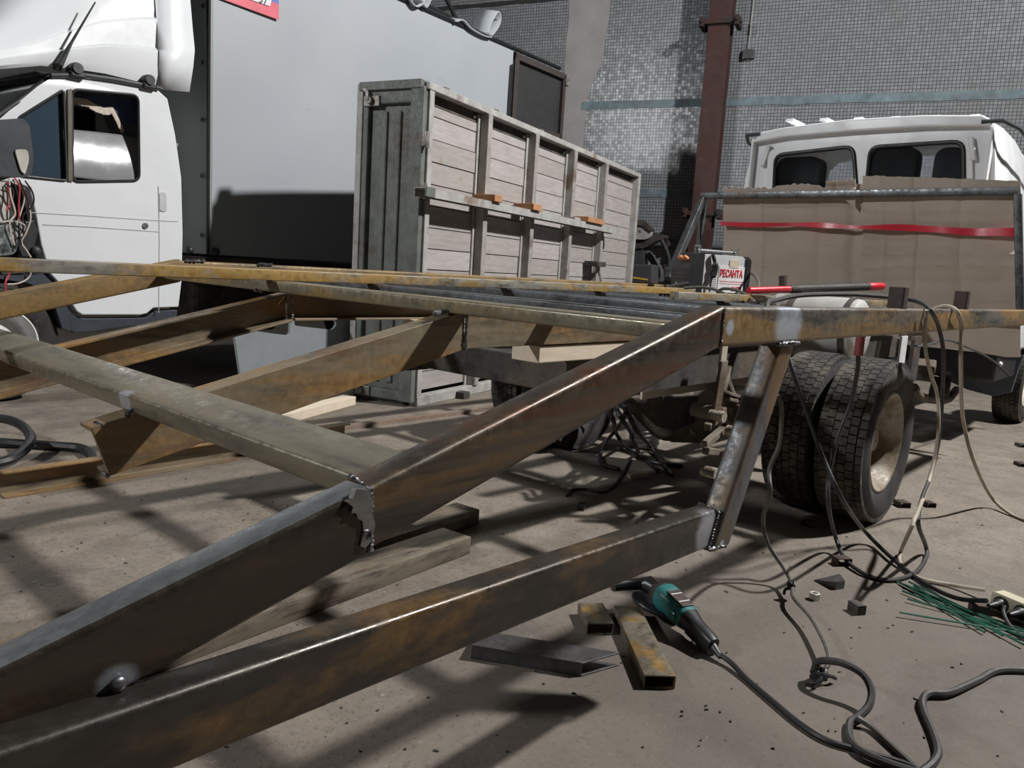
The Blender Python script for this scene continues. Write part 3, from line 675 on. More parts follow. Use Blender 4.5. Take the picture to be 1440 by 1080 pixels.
def sheet(name, u0, u1, vtop, vbot, creases_h, creases_v, par, off=0, tilt=0, seed=0, nx=90, nz=60):
    """thin corrugated sheet: vtop(u), vbot(u) profiles in pixels; dents and folds displace it"""
    b = MB(); vs_ = []; a_l, a_r = fk.px(u0, 350)[0], fk.px(u1, 350)[0]
    for sd in (0, 1):
        for j in range(nz+1):
            for i in range(nx+1):
                t = i/nx; u = u0+(u1-u0)*t; vt, vb = vtop(t), vbot(t); v = vt+(vb-vt)*j/nz; a, z = fk.px(u, v)
                d = .016*noise.noise((a*1.8+seed, z*1.6, seed))+.004*noise.noise((a*7, z*6+seed, 3))
                for (cv, amp, wd) in creases_h: d += .55*amp*math.exp(-((v-cv-6*noise.noise((a*2, seed, cv)))/wd)**2)
                for (cu, amp, wd) in creases_v: d += .55*amp*math.exp(-((u-cu-8*noise.noise((z*2, seed, cu)))/wd)**2)
                vs_.append(fk.pt(a, z, off+d+.005*sd+tilt*(z-1.2)))
    fs = []; M_ = (nx+1)*(nz+1)
    for j in range(nz):
        for i in range(nx):
            q = [j*(nx+1)+i, j*(nx+1)+i+1, (j+1)*(nx+1)+i+1, (j+1)*(nx+1)+i]; fs.append(q); fs.append([x+M_ for x in q][::-1])
    for j in range(nz):
        for i in (0, nx): q = [j*(nx+1)+i, (j+1)*(nx+1)+i]; fs.append([q[0], q[1], q[1]+M_, q[0]+M_])
    for i in range(nx):
        for j in (0, nz): q = [j*(nx+1)+i, j*(nx+1)+i+1]; fs.append([q[0], q[1], q[1]+M_, q[0]+M_])
    b.add(vs_, fs, False); o = b.build(name, MCARD, par)
    for p_ in o.data.polygons: p_.use_smooth = True
    o.data.set_sharp_from_angle(angle=.5); return o
cb = empty('cardboard_sheet', (cdx, 1.85, .64), 'large creased cardboard sheets taped across the back of the white cab', 'cardboard')
jag = lambda t, s, a: a*noise.noise((t*14, s, 0))+a*.6*noise.noise((t*41, s, 2))
sheet('cardboard_panel', 1214, 1436, lambda t: 247+8*t+(6 if t > .68 else 0)*0+jag(t, 1, 1.5), lambda t: 468+34*min(1, t*1.1)+0*t, [(297, -.012, 3), (318, .015, 4), (331, .02, 10), (343, .028, 8), (357, -.012, 2.5), (374, -.012, 2.5), (396, .012, 6)], [(1287, .012, 2.5), (1240, -.008, 3), (1352, .006, 2), (1350, .012, 9)], cb, -.02)
sheet('cardboard_panel', 1017, 1226, lambda t: 262+(3*math.sin(t*9))+(-6 if t > .77 else 0)+jag(t, 5, 4), lambda t: 445, [(292, .02, 4), (330, .03, 16), (352, -.015, 20)], [(1070, -.012, 2.5), (1150, .01, 5), (1200, .035, 9), (1100, .012, 12)], cb, .0, seed=4)
sheet('cardboard_flap', 1165, 1206, lambda t: 256-3*t+jag(t, 9, 3), lambda t: 272+24*t**2, [(263, .03, 3)], [(1180, .025, 4)], cb, -.045, seed=8, nx=30, nz=16)
plain('red_tape', (.62, .02, .045), .35, var=.12, scale=6, bmp=.1)
b = MB(); vs_ = []; n = 90
for i in range(n+1):
    t = i/n; u = 1018+(1433-1018)*t; vc = 315+2.4*t*4+7*max(0, t-.45)+1.0*math.sin(t*17); hw_ = 3.0+3.2*max(0, t-.42)*1.6+1.0*math.sin(t*23)*max(0, .9-abs(t-.45)*2)
    off = -.062+.012*math.sin(t*9)+.008*math.sin(t*31)
    for k_, v in ((0, vc-hw_), (1, vc+hw_)):
        a, z = fk.px(u, v); vs_.append(fk.pt(a, z, off+.006*k_*math.sin(t*13)))
vs_ += [v+fk.n*.002 for v in vs_]; M_ = 2*(n+1); fs = []
for i in range(n): fs += [[2*i, 2*i+1, 2*i+3, 2*i+2], [M_+2*i+2, M_+2*i+3, M_+2*i+1, M_+2*i], [2*i, 2*i+2, M_+2*i+2, M_+2*i], [2*i+1, M_+2*i+1, M_+2*i+3, 2*i+3]]
b.add(vs_, fs, True); b.build('tape_strip', MATS['red_tape'], cb, label='wrinkled red tape strip')

# timbers wedged between chassis and frame
wood('timber_pale', (.62, .52, .40), (.74, .64, .51), (3, 14, 14), knots=((.40, .27, .16), 5, .66))
wood('timber_end', (.55, .42, .29), (.66, .53, .39), (6, 6, 6))
for nm, c_, d_, ln, wd, hh, lab in (
    ('timber_block', (2.2, 1.535, .714), (1, .0, 0), .80, .11, .052, 'pale squared timber lying along the chassis under the kinked channel'),
    ('timber_block', (2.72, 2.37, .712), (1, 0, 0), 1.3, .10, .05, 'pale squared timber lying along the far chassis rail under the frame'),
    ('timber_block', (2.45, 2.94, .765), (.35, .94, 0), .40, .06, .055, 'short pale timber end showing below the far channel')):
    o = MB().obox(c_, d_, (-d_[1], d_[0], 0), (0, 0, 1), ln, wd, hh).build(nm, MATS['timber_pale'], None, .003); tag(o, lab, 'timber', 'timbers under the frame')

# ================================================================== wooden dump body standing on its side
ft = Fr((3.486, 3.922), (.9672, .2541))
TL, TH, TD = 4.32, 2.10, .49
td = empty('dump_body', ft.pt(TL/2, 0, TD/2), 'old wooden truck bed with pale plank floor standing on its long side', 'truck bed')
wood('plank_wood', (.32, .29, .28), (.44, .41, .40), (2, 2, 14), .75, knots=((.36, .29, .24), 3.5, .62))
wood('plank_wood_b', (.29, .26, .245), (.39, .36, .34), (2, 2, 14), .75, knots=((.30, .23, .18), 3.5, .58), seed=6)
steel('bed_paint', (.135, .145, .132), (.11, .072, .048), .30, rough=.55, metal=.05, dark=(.085, .09, .083))
steel('bed_paint_light', (.36, .355, .34), (.26, .20, .16), .25, rough=.55, metal=.05, dark=(.28, .27, .25))
steel('post_paint', (.30, .28, .26), (.20, .15, .12), .3, rough=.6, metal=.05, dark=(.22, .2, .19))
posts = [.775, 1.575, 2.395, 3.215]
# outer frame: top rail, bottom rail, end posts
MB().fbox(ft, -.02, TL, TH-.045, TH, -.02, .06).build('top_rail', MATS['bed_paint_light'], td, .005)
MB().fbox(ft, .0, TL, .0, .07, -.02, .05).build('bottom_rail', MATS['bed_paint_light'], td, .005)
MB().fbox(ft, .0, .055, .07, TH-.045, -.015, .06).build('end_post', MATS['bed_paint_light'], td, .006)
MB().fbox(ft, -.052, -.004, .03, TH-.03, .0, .10).build('end_post', MATS['bed_paint'], td, .006)
MB().fbox(ft, TL-.07, TL, .07, TH-.045, -.02, .06).build('end_post', MATS['bed_paint_light'], td, .006)
MB().fbox(ft, TL, TL+.03, .0, TH, .02, .10).build('end_post', MATS['rubber_seal'], td, .004)
# hat-section posts
for s_ in posts:
    q = [(-.075, .075), (-.075, .068), (-.035, .068), (-.03, 0), (.03, 0), (.035, .068), (.075, .068), (.075, .075)]
    b = MB(); b.prof([[(x, -y) for x, y in q]], ft.pt(s_, .07, -.03), ft.pt(s_, TH-.045, -.03), up=ft.n) if False else b.fbox(ft, s_-.032, s_+.032, .07, TH-.045, -.035, .045)
    b.build('cross_sill', MATS['post_paint'], td, .006)
    MB().fbox(ft, s_+.032, s_+.068, .07, TH-.05, .034, .05).build('sill_flange', MATS['bed_paint_light'], td, .002)
    MB().fbox(ft, s_-.062, s_-.032, .07, TH-.05, .034, .05).build('sill_flange', MATS['bed_paint_light'], td, .002)
    zc = TH-.20
    MB().fbox(ft, s_+.044, s_+.056, zc-.035, zc+.035, .030, .036).build('slot_hole', MATS['rubber_seal'], td)
# planks, bay by bay
edges = [.055]+posts+[TL-.07]
zl_ = [.09, .22, .36, .505, .65, .79, .92, 1.06, 1.20, 1.345, 1.485, 1.63, 1.775, 1.92, 1.985]
for i in range(5):
    a0 = edges[i]+(.068 if i else .0); a1 = edges[i+1]-(.062 if i < 4 else 0)
    for j in range(len(zl_)-1):
        dz = random.uniform(-.004, .004); g = .0035
        MB().fbox(ft, a0-.01, a1+.01, zl_[j]+g, zl_[j+1]-g, .048+random.uniform(-.003, .004), .075).build('plank', MATS[random.choice(('plank_wood', 'plank_wood', 'plank_wood_b'))], td)
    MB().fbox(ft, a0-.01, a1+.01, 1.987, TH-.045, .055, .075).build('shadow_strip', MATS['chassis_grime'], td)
    for k_ in range(2):
        a = a0+.03 if k_ == 0 else a1-.03
        MB().sphere(ft.pt(a, 2.02, .05), .012, 10, 6).build('bolt_head', MATS['white_light'], td)
MB().fbox(ft, .0, TL, .0, TH, .085, .10).build('floor_backing', MATS['chassis_grime'], td)
# side boards of the bed: top board, bottom board
MB().fbox(ft, .0, TL, TH-.03, TH, .10, TD).build('side_board', MATS['bed_paint'], td, .004)
MB().fbox(ft, .0, TL, .0, .03, .10, TD).build('side_board', MATS['bed_paint'], td, .004)
# end gate (ribbed steel) closing the left end
fg = Fr(ft.pt(-.03, 0, TD+.02), -ft.n); fg.n = ft.e.copy()           # a runs from the back towards the planks
gw = TD+.0
tg_ = MB().fbox(fg, .04, gw, .04, TH-.06, .02, .035).build('end_gate', MATS['bed_paint'], td)
for (a0, a1, b0, b1) in ((.03, .075, .03, TH-.05), (gw-.05, gw, .03, TH-.05), (.03, gw, .03, .10), (.03, gw, TH-.13, TH-.05)):
    MB().fbox(fg, a0, a1, b0, b1, -.015, .03).build('gate_frame', MATS['bed_paint_light'] if a1-a0 < .1 and a0 > .3 else MATS['bed_paint'], tg_, .01, 3)
for a in (.16, .27, .375): MB().fbox(fg, a, a+.055, .14, TH-.17, .004, .03).build('gate_rib', MATS['bed_paint'], tg_, .012, 3)
MB().fbox(fg, -.02, .03, .0, TH, -.02, .04).build('corner_post', MATS['bed_paint_light'], td, .006)
MB().fbox(fg, .0, gw+.0, TH-.045, TH+.012, -.03, .06).build('corner_cap', MATS['bed_paint'], td, .006)
steel('latch_metal', (.26, .24, .22), (.16, .10, .07), .4, rough=.5, metal=.5)
for z in (TH-.11, .07):
    lt = MB().fbox(fg, .04, .17, z-.035, z+.035, -.028, -.014).build('latch', MATS['latch_metal'], td, .006)
    MB().lathe(fg.pt(.10, z+.0, -.055), ft.e, [(.002, 0), (.022, 0), (.026, .012), (.018, .03), (.018, .045)], 14).build('latch_knob', MATS['latch_metal'], lt)
    MB().tube([fg.pt(.10, z+.0, -.05), fg.pt(.085, z+.05, -.055), fg.pt(.06, z+.07, -.05)], .011, 8).build('latch_lever', MATS['latch_metal'], lt)
for z in (1.74, .76, 1.42):
    h = MB().fbox(ft, -.06, -.02, z-.045, z+.045, -.03, .0).build('hinge', MATS['latch_metal'], td, .006)
    MB().tube([ft.pt(-.04, z-.05, -.035), ft.pt(-.04, z+.05, -.035)], .012, 8).build('hinge_pin', MATS['latch_metal'], h)
# shelf channel across the sills
SA0, zs = ft.px(598, 264, -.12); zs = ft.px(598, 270, -.12)[1]
MB().prof([[(0, 0), (.0, -.055), (.006, -.055), (.006, -.006), (.083, -.006), (.083, -.055), (.089, -.055), (.089, 0)]], ft.pt(SA0, zs+.03, -.037), ft.pt(3.45, zs+.03, -.037), up=(0, 0, 1)).build('shelf_channel', MATS['bed_paint_light'], td)
MB().fbox(ft, SA0, SA0+.10, zs-.025, zs+.034, -.132, -.122).build('channel_end', MATS['bed_paint'], td)
wood('block_wood', (.36, .17, .075), (.48, .25, .12), (5, 5, 5), knots=((.15, .06, .03), 9, .6))
for i, (u, v, ln) in enumerate(((700, 278, .12), (755, 290, .16), (838, 307, .42))):
    a, z = ft.px(u, v, -.14); o = MB().fbox(ft, a-ln/2, a+ln/2, zs+.032, zs+.08, -.15, .03)
    o = o.build('wood_block', MATS['block_wood'], None, .003); tag(o, ('small square-ended reddish wood block', 'middle reddish wood block with a drilled hole', 'longest reddish wood slat')[i]+' lying on the shelf of the dump body', 'wood block', 'wood blocks on the shelf')
for s_ in posts[:3]: MB().fbox(ft, s_-.04, s_+.10, zs+.032, zs+.062, -.08, .02).build('shelf_bracket', MATS['post_paint'], td, .003)
# folding bracket low on the last bay
a, z = ft.px(838, 372, -.05)
MB().fbox(ft, a-.12, a+.10, z-.02, z+.03, -.12, .03).build('hook_bracket', MATS['chassis_grime'], td, .006)
MB().tube([ft.pt(a+.08, z+.0, -.04), ft.pt(a+.42, z-.42, -.03)], .016, 8).build('brace_rod', MATS['bed_paint_light'], td)
MB().tube([ft.pt(a+.07, z+.0, -.04), ft.pt(a+.07, z-.5, -.03)], .014, 8).build('brace_rod', MATS['bed_paint_light'], td)
for (a, z) in ((.2, 2.07), (.9, 2.07), (1.7, 2.07), (2.7, 2.07), (3.9, 2.07)): MB().fbox(ft, a, a+.05, TH, TH+.018, .0, .04).build('loop_clip', MATS['latch_metal'], td, .003)
for (a) in (.5, 1.25): MB().fbox(ft, a, a+.09, .0, .05, -.09, .0).build('foot_lug', MATS['chassis_grime'], td, .006)

# ================================================================== truck with the fabric-covered box
P1_ = Vector((2.026, 5.251, 0)); f1 = Fr(P1_, (.99592, .09028))
def t1(l, c=0): return [f1.px(u, v, c) for u, v in l]
tr = empty('box_truck', f1.pt(0, 0, .9), 'white cab truck with roof fairing and pale fabric-covered cargo box', 'truck')
WHT = MATS['white_paint_worn']
side = t1([(-60, 205), (0, 167), (25, 145), (52, 122), (76, 107), (110, 108.5), (150, 113), (195, 120.5), (222, 126.5), (236, 139), (247, 190), (255.5, 250), (257.5, 330), (256, 395), (251.5, 432), (216, 433), (207, 441), (198, 443), (116, 443), (108, 438), (100, 426), (88, 403), (70, 384), (58, 345), (50, 300), (42, 264), (20, 256), (-60, 250)])
win_f = rpoly(t1([(26, 166), (89, 126.5), (93.5, 254), (28, 247)]), .02, 3)
win_r = rpoly(t1([(100.5, 125.5), (194, 134), (195.5, 254), (101.5, 255.5)]), .045, 5)
CW = 1.85
b = MB(); b.plate(f1, side, [win_f, win_r], 0, None)
flat = side; k = len(flat)
b.add([f1.pt(a, z, .0) for a, z in flat]+[f1.pt(a, z+(.0 if z < 1.9 else .05), .25) for a, z in flat]+[f1.pt(a, z+(.0 if z < 1.9 else .06), CW-.25) for a, z in flat]+[f1.pt(a, z, CW) for a, z in flat], [[j*k+i, j*k+(i+1) % k, (j+1)*k+(i+1) % k, (j+1)*k+i] for j in range(3) for i in range(k) if not (j <= 2 and 0 <= i <= 3)], True)
b.plate(f1, side, [win_f, win_r], CW, None)
cab1 = b.build('cab_shell', WHT, tr, .02, 3)
# windscreen
a_ = [side[0], side[1], side[4]]
qs = t1([(-60, 205), (34, 97), (74, 106.5)])
b = MB(); g0 = [f1.pt(*side[0], .05), f1.pt(*side[3], .05), f1.pt(*side[4], .06), f1.pt(*side[4], CW-.06), f1.pt(*side[3], CW-.05), f1.pt(*side[0], CW-.05)]
b.add(g0, [(0, 1, 4, 5), (1, 2, 3, 4)]); b.build('windscreen', glass('screen_glass', (.03, .035, .04), .08), tr)
MB().tube([f1.pt(*side[0], .02), f1.pt(*side[2], .02), f1.pt(*side[4], .03), f1.pt(side[4][0], side[4][1]+.02, CW/2)], .022, 8).build('screen_seal', MATS['rubber_seal'], tr)
# door windows: seals, glass, divider, interior
for wv in (win_f, win_r):
    lp = [f1.pt(a, z, -.004) for a, z in wv]; lp += lp[:2]; MB().tube(lp, .009, 8, cap=False).build('window_seal', MATS['rubber_seal'], cab1)
MB().plate(f1, win_f, [], .02, .024).build('door_glass', glass('vent_glass', (.035, .055, .075), .10), cab1)
gl = t1([(101.5, 254.5), (195, 253.5), (195, 196), (190, 189), (175, 184.5), (150, 181.5), (125, 180.5), (101, 180.5)])
def mat_halfglass():
    m, nt, b = nodes('door_pane'); b.inputs['Base Color'].default_value = (.34, .35, .36, 1); b.inputs['Metallic'].default_value = .35
    L(nt, mrange(nt, noise_tex(nt, 5, 4), .3, .8, .11, .19), b.inputs['Roughness']); return m
b = MB(); nx_, nz_ = 24, 20; g_bot = f1.px(150, 255)[1]; a_l, a_r = f1.px(101.5, 220)[0], f1.px(195.5, 220)[0]; vs_ = []
for j_ in range(nz_+1):
    for i_ in range(nx_+1):
        u_ = 101.5+93.5*i_/nx_; vt_ = 180.5+.0009*(u_-101)**2; a = a_l-.02+(a_r-a_l+.02+.34*(.25+.75*j_/nz_))*i_/nx_; zt_ = f1.px(u_, vt_)[1]; z = g_bot+(zt_-g_bot)*j_/nz_; h_ = z-g_bot
        vs_.append(f1.pt(a, z, .012+.07*h_+.62*h_*h_+.06*(a-(a_l+a_r)/2-.1)**2))
b.add(vs_, [[j_*(nx_+1)+i_, j_*(nx_+1)+i_+1, (j_+1)*(nx_+1)+i_+1, (j_+1)*(nx_+1)+i_] for j_ in range(nz_) for i_ in range(nx_)], True)
o = b.build('door_glass', mat_halfglass(), cab1); sm = o.modifiers.new('s', 'SOLIDIFY'); sm.thickness = .004
dv = t1([(93.5, 126), (100.5, 125), (101.5, 256), (94.5, 255)]); MB().plate(f1, dv, [], -.012, .02).build('window_divider', plain('divider_trim', (.12, .10, .075), .45), cab1, .004)
MB().plate(f1, t1([(-60, 260), (255, 260), (250, 400), (-60, 400)]), [], .12, CW-.12).build('cab_interior', MATS['seat_fabric'], tr)
MB().fbox(f1, side[4][0]+.2, side[9][0]-.02, 1.1, 1.9, .9, 1.0).build('seat_row', MATS['seat_fabric'], tr, .03)
plain('orange_trim', (.36, .16, .10), .6)
# curtain with tassel fringe behind the glass
plain('curtain_blue', (.05, .07, .16), .8, var=.3, scale=12); plain('fringe', (.62, .55, .47), .9, var=.2, scale=40)
cur = t1([(100, 134), (195, 138), (195, 175), (172, 172), (166, 160), (158, 150), (146, 152), (135, 148), (124, 142), (112, 139), (100, 137)], .115)
ct = MB().plate(f1, cur, [], .115, .125).build('curtain', MATS['curtain_blue'], cab1)
ed = [(100, 138), (112, 140), (122, 142), (134, 149), (146, 154), (157, 152), (163, 163), (167, 172), (172, 180)]
for i in range(len(ed)-1):
    for j in range(6):
        t = j/6; u = ed[i][0]*(1-t)+ed[i+1][0]*t; v = ed[i][1]*(1-t)+ed[i+1][1]*t
        b = MB(); b.tube([f1.pt(*f1.px(u, v-2, .11), .11), f1.pt(*f1.px(u+1, v+8+random.uniform(-1, 1), .11), .11)], .009, 5)
        if i == 0 and j == 0: fb = b
        else: fb.v, fb.f, fb.smooth = fb.v+b.v, fb.f+[[x+len(fb.v) for x in f] for f in b.f], fb.smooth+b.smooth
o = fb.build('fringe', MATS['fringe'], ct); o['kind'] = 'stuff'
o['label'] = 'beige tassel fringe'
# door seams, handle, lock
plain('seam_dark', (.42, .43, .44), .7)
def line(l, r=.0028, c=-.0005, mat='seam_dark', name='door_seam', par=None):
    return MB().tube([f1.pt(*f1.px(u, v), c) for u, v in l], r, 6).build(name, MATS[mat], par or cab1)
line([(44, 299), (120, 303.5), (224, 310.5), (250, 311.5)]); line([(223, 285), (224, 340), (223, 440)], .003); line([(60, 316), (120, 319), (223, 326)], .003)
line([(222.5, 262), (223.5, 300)], .004)
hd = rpoly(t1([(224, 270), (233.5, 271), (234, 298), (224, 297)]), .02, 4); MB().plate(f1, hd, [], -.006, .0).build('door_handle', plain('handle_grey', (.50, .51, .52), .4), cab1, .002)
p = f1.px(204, 317.5); MB().lathe(f1.pt(*p, -.004), f1.n, [(.002, -.006), (.018, -.006), (.02, 0), (.02, .006)], 16).build('door_lock', plain('lock_metal', (.25, .25, .25), .35, .8), cab1)
# roof rail with two carrier feet
rl = [(70, 108), (115, 107.5), (160, 114), (200, 121.5), (222, 126)]
MB().tube([f1.pt(*f1.px(u, v-1.5), -.012) for u, v in rl], .014, 8).build('drip_rail', MATS['dark_plastic'], cab1)
for (u, v) in ((105, 100), (206.5, 116)):
    a, z = f1.px(u, v); rf = MB().fbox(f1, a-.04, a+.05, z-.04, z-.005, -.04, .05).build('carrier_foot', MATS['black_plastic'], cab1, .01)
    MB().lathe(f1.pt(a, z+.012, -.05), f1.n, [(.002, 0), (.03, 0), (.035, .02), (.035, .08), (.03, .1)], 16).build('carrier_clamp', MATS['black_plastic'], rf)
# mirror
mq = rpoly(t1([(-20, 170), (26, 167), (36, 176), (42, 225), (39, 246), (28, 250), (-20, 247)], -.25), .04, 5)
mr = MB().plate(f1, mq, [], -.30, -.16).build('door_mirror', plain('mirror_black', (.03, .036, .042), .45), tr, .03, 4)
lq = rpoly(t1([(19, 210), (38, 210.5), (40, 225), (34, 246), (28, 240)], -.3), .02, 4); MB().plate(f1, lq, [], -.312, -.30).build('turn_signal', plain('signal_lens', (.50, .49, .44), .2), mr, .004)
MB().tube([f1.pt(*f1.px(0, 240), -.2), f1.pt(*f1.px(-10, 250), .0)], .03, 8).build('mirror_arm', MATS['black_plastic'], mr)
# antenna
AC = -.035; p0, p1 = f1.px(84, 90, AC), f1.px(134, 3, AC); pm = f1.px(101, 59, AC)
MB().tube([f1.pt(*f1.px(80, 93, .03), .03), f1.pt(*p0, AC), f1.pt(*pm, AC), f1.pt(*p1, AC)], [.03, .02, .008, .004], 8).build('antenna', MATS['black_plastic'], tr)
# roof fairing: lofted from side outline inwards
prof_b = [(-120, 150), (-60, 118), (0, 97), (60, 92), (110, 97), (150, 103), (195, 114), (224, 123)]
prof_t = [(-120, 120), (-60, 70), (0, 20), (30, 2), (90, -60), (150, -110), (195, -140), (232, -160)]
def fair(tt, w_):  # w_: 0 bottom edge .. 1 top
    return [(b_[0]*(1-w_)+t_[0]*w_, b_[1]*(1-w_)+t_[1]*w_) for b_, t_ in zip(prof_b, prof_t)]
b = MB(); lv = [(0, .02), (.06, .0), (.18, .0), (.20, .025), (.34, .03), (.36, .055), (.55, .08), (.75, .14), (.9, .24), (1.0, .42)]; rows = []
for w_, c in lv:
    rows.append([f1.pt(*f1.px(u, v), c) for u, v in fair(0, w_)])
for w_, c in reversed(lv): rows.append([f1.pt(*f1.px(u, v), CW-c) for u, v in fair(0, w_)])
k = len(rows[0]); vs_ = [p for r in rows for p in r]
b.add(vs_, [[j*k+i, j*k+i+1, (j+1)*k+i+1, (j+1)*k+i] for j in range(len(rows)-1) for i in range(k-1)], True)
FA = b.build('roof_fairing', WHT, tr)
# flared rear skirt of the fairing
def fc_(w_):
    for (w0, c0), (w1, c1) in zip(lv, lv[1:]):
        if w0 <= w_ <= w1: return c0+(c1-c0)*(w_-w0)/(w1-w0)
    return .42
sk = [(0, 262, 130), (.12, 265, 95), (.175, 267, 75), (.19, 267, 72), (.28, 266, 42), (.45, 266, -15), (.7, 266, -80), (1, 266, -160)]
b = MB()
for (w_, u1, v1) in sk:
    u0, v0 = prof_b[-1][0]*(1-w_)+prof_t[-1][0]*w_-2, prof_b[-1][1]*(1-w_)+prof_t[-1][1]*w_; cc = fc_(w_)-.002; ce = cc-(.05 if w_ < .18 else .065)
    b.v += [f1.pt(*f1.px(u0, v0), cc), f1.pt(*f1.px((u0+u1)/2-8, (v0+v1)/2), cc-.012), f1.pt(*f1.px(u1, v1), ce)]
for i in range(len(sk)-1):
    for j in range(2): b.f.append([3*i+j, 3*i+j+1, 3*i+j+4, 3*i+j+3]); b.smooth.append(True)
o = b.build('fairing_skirt', WHT, FA); sm = o.modifiers.new('s', 'SOLIDIFY'); sm.thickness = .01; sm.offset = 1
# skirt, wheel arch, front wheel
plain('skirt_plastic', (.035, .042, .055), .5, var=.2, scale=5)
q = t1([(90, 420), (103, 443), (120, 448), (205, 447), (218, 437), (250, 436), (248, 452), (190, 458), (130, 466), (104, 468), (95, 460), (82, 420), (62, 392), (70, 384)], .03); MB().plate(f1, q, [], .03, .12).build('side_skirt', MATS['skirt_plastic'], tr, .015)
q = t1([(40, 388), (60, 384), (80, 404), (92, 430), (100, 466), (88, 462), (78, 432), (62, 408), (40, 398), (0, 392), (-40, 400), (-40, 388)], -.02); MB().plate(f1, q, [], -.02, .35).build('wheel_arch', MATS['skirt_plastic'], tr, .01)
a, z = f1.px(-7, 484, .1); wh = wheel(tr, f1.pt(a, RW, .12), f1.n, -1, tread=False, rimmat='white_light')
a2 = 4.6; 
for c in (.15, .37, 1.5, 1.72): wheel(tr, f1.pt(3.6, RW, c), f1.n, -1 if c < 1 else 1, tread=False)
for c in (.5, 1.35): MB().fbox(f1, -.2, 4.4, .55, .70, c, c+.07).build('chassis_rail', MATS['chassis_grime'], tr)
MB().fbox(f1, .75, 1.5, .35, .72, .25, .6).build('fuel_tank', MATS['chassis_grime'], tr, .04)
# stripped front: headlamp unit, dark engine bay panel and hanging wires
MB().plate(f1, t1([(-60, 252), (12, 256), (22, 262), (24, 300), (30, 340), (40, 384), (-60, 390)], .06), [], .1, .7).build('engine_bay', MATS['chassis_grime'], tr)
hl = rpoly(t1([(-10, 311), (20, 311), (31, 316), (27, 338), (20, 358), (-10, 360)], -.02), .03, 4)
def mat_lamp():
    m, nt, b = nodes('lamp_lens'); c = ramp(nt, noise_tex(nt, 16, 3), [(.35, (.06, .08, .08)), (.5, (.30, .34, .34)), (.68, (.75, .78, .78))]); L(nt, c, b.inputs['Base Color']); b.inputs['Metallic'].default_value = .5; b.inputs['Roughness'].default_value = .15; return m
MB().plate(f1, hl, [], -.03, .06).build('headlamp', mat_lamp(), tr, .02, 3)
hb = t1([(22, 309), (36, 311), (48, 309), (47, 313), (52, 325), (47, 348), (44, 362), (24, 362)], .0); MB().plate(f1, hb, [], -.02, .1).build('lamp_housing', MATS['black_plastic'], tr, .008)
MB().sphere(f1.pt(*f1.px(47, 352), -.03), .026).build('lamp_bulb', MATS['dark_plastic'], tr)
q = rpoly(t1([(-10, 252), (10, 254), (14, 300), (16, 330), (-10, 330)], .02), .02); MB().plate(f1, q, [], .01, .1).build('lamp_bracket', mat_lamp() if False else MATS['tank_metal'], tr, .01)
plain('wire_red', (.45, .05, .06), .5); plain('wire_black', (.02, .02, .022), .5); plain('wire_pale', (.55, .47, .42), .6)
wl = [([(8, 258), (20, 268), (18, 290), (26, 305)], 'wire_black'), ([(18, 256), (34, 264), (36, 280), (30, 300), (24, 316)], 'wire_pale'), ([(24, 300), (20, 318), (28, 330), (24, 350)], 'wire_black'), ([(20, 252), (24, 270), (30, 290), (27, 315), (30, 345)], 'wire_black'), ([(27, 252), (38, 275), (40, 292), (33, 305), (34, 330)], 'wire_black'), ([(14, 250), (16, 275), (22, 300), (14, 315), (22, 345)], 'wire_pale'),
      ([(30, 255), (44, 300), (38, 325), (32, 340), (38, 352), (44, 362)], 'wire_pale'), ([(10, 256), (14, 270), (16, 284), (10, 296)], 'wire_red'), ([(3, 312), (20, 311), (34, 316), (36, 325), (30, 332)], 'wire_pale'),
      ([(12, 400), (26, 399), (38, 394), (44, 386), (45, 370)], 'wire_pale'), ([(10, 412), (8, 398), (14, 388), (16, 380)], 'wire_red'), ([(22, 250), (28, 262), (27, 290), (28, 310)], 'wire_red'), ([(36, 254), (46, 270), (47, 286), (38, 300)], 'wire_black')]
for l, mt in wl: MB().tube(crv([f1.pt(*f1.px(u, v, -.06), -.06+.02*random.random()) for u, v in l], 6), .0045, 6).build('loose_wire', MATS[mt], tr)

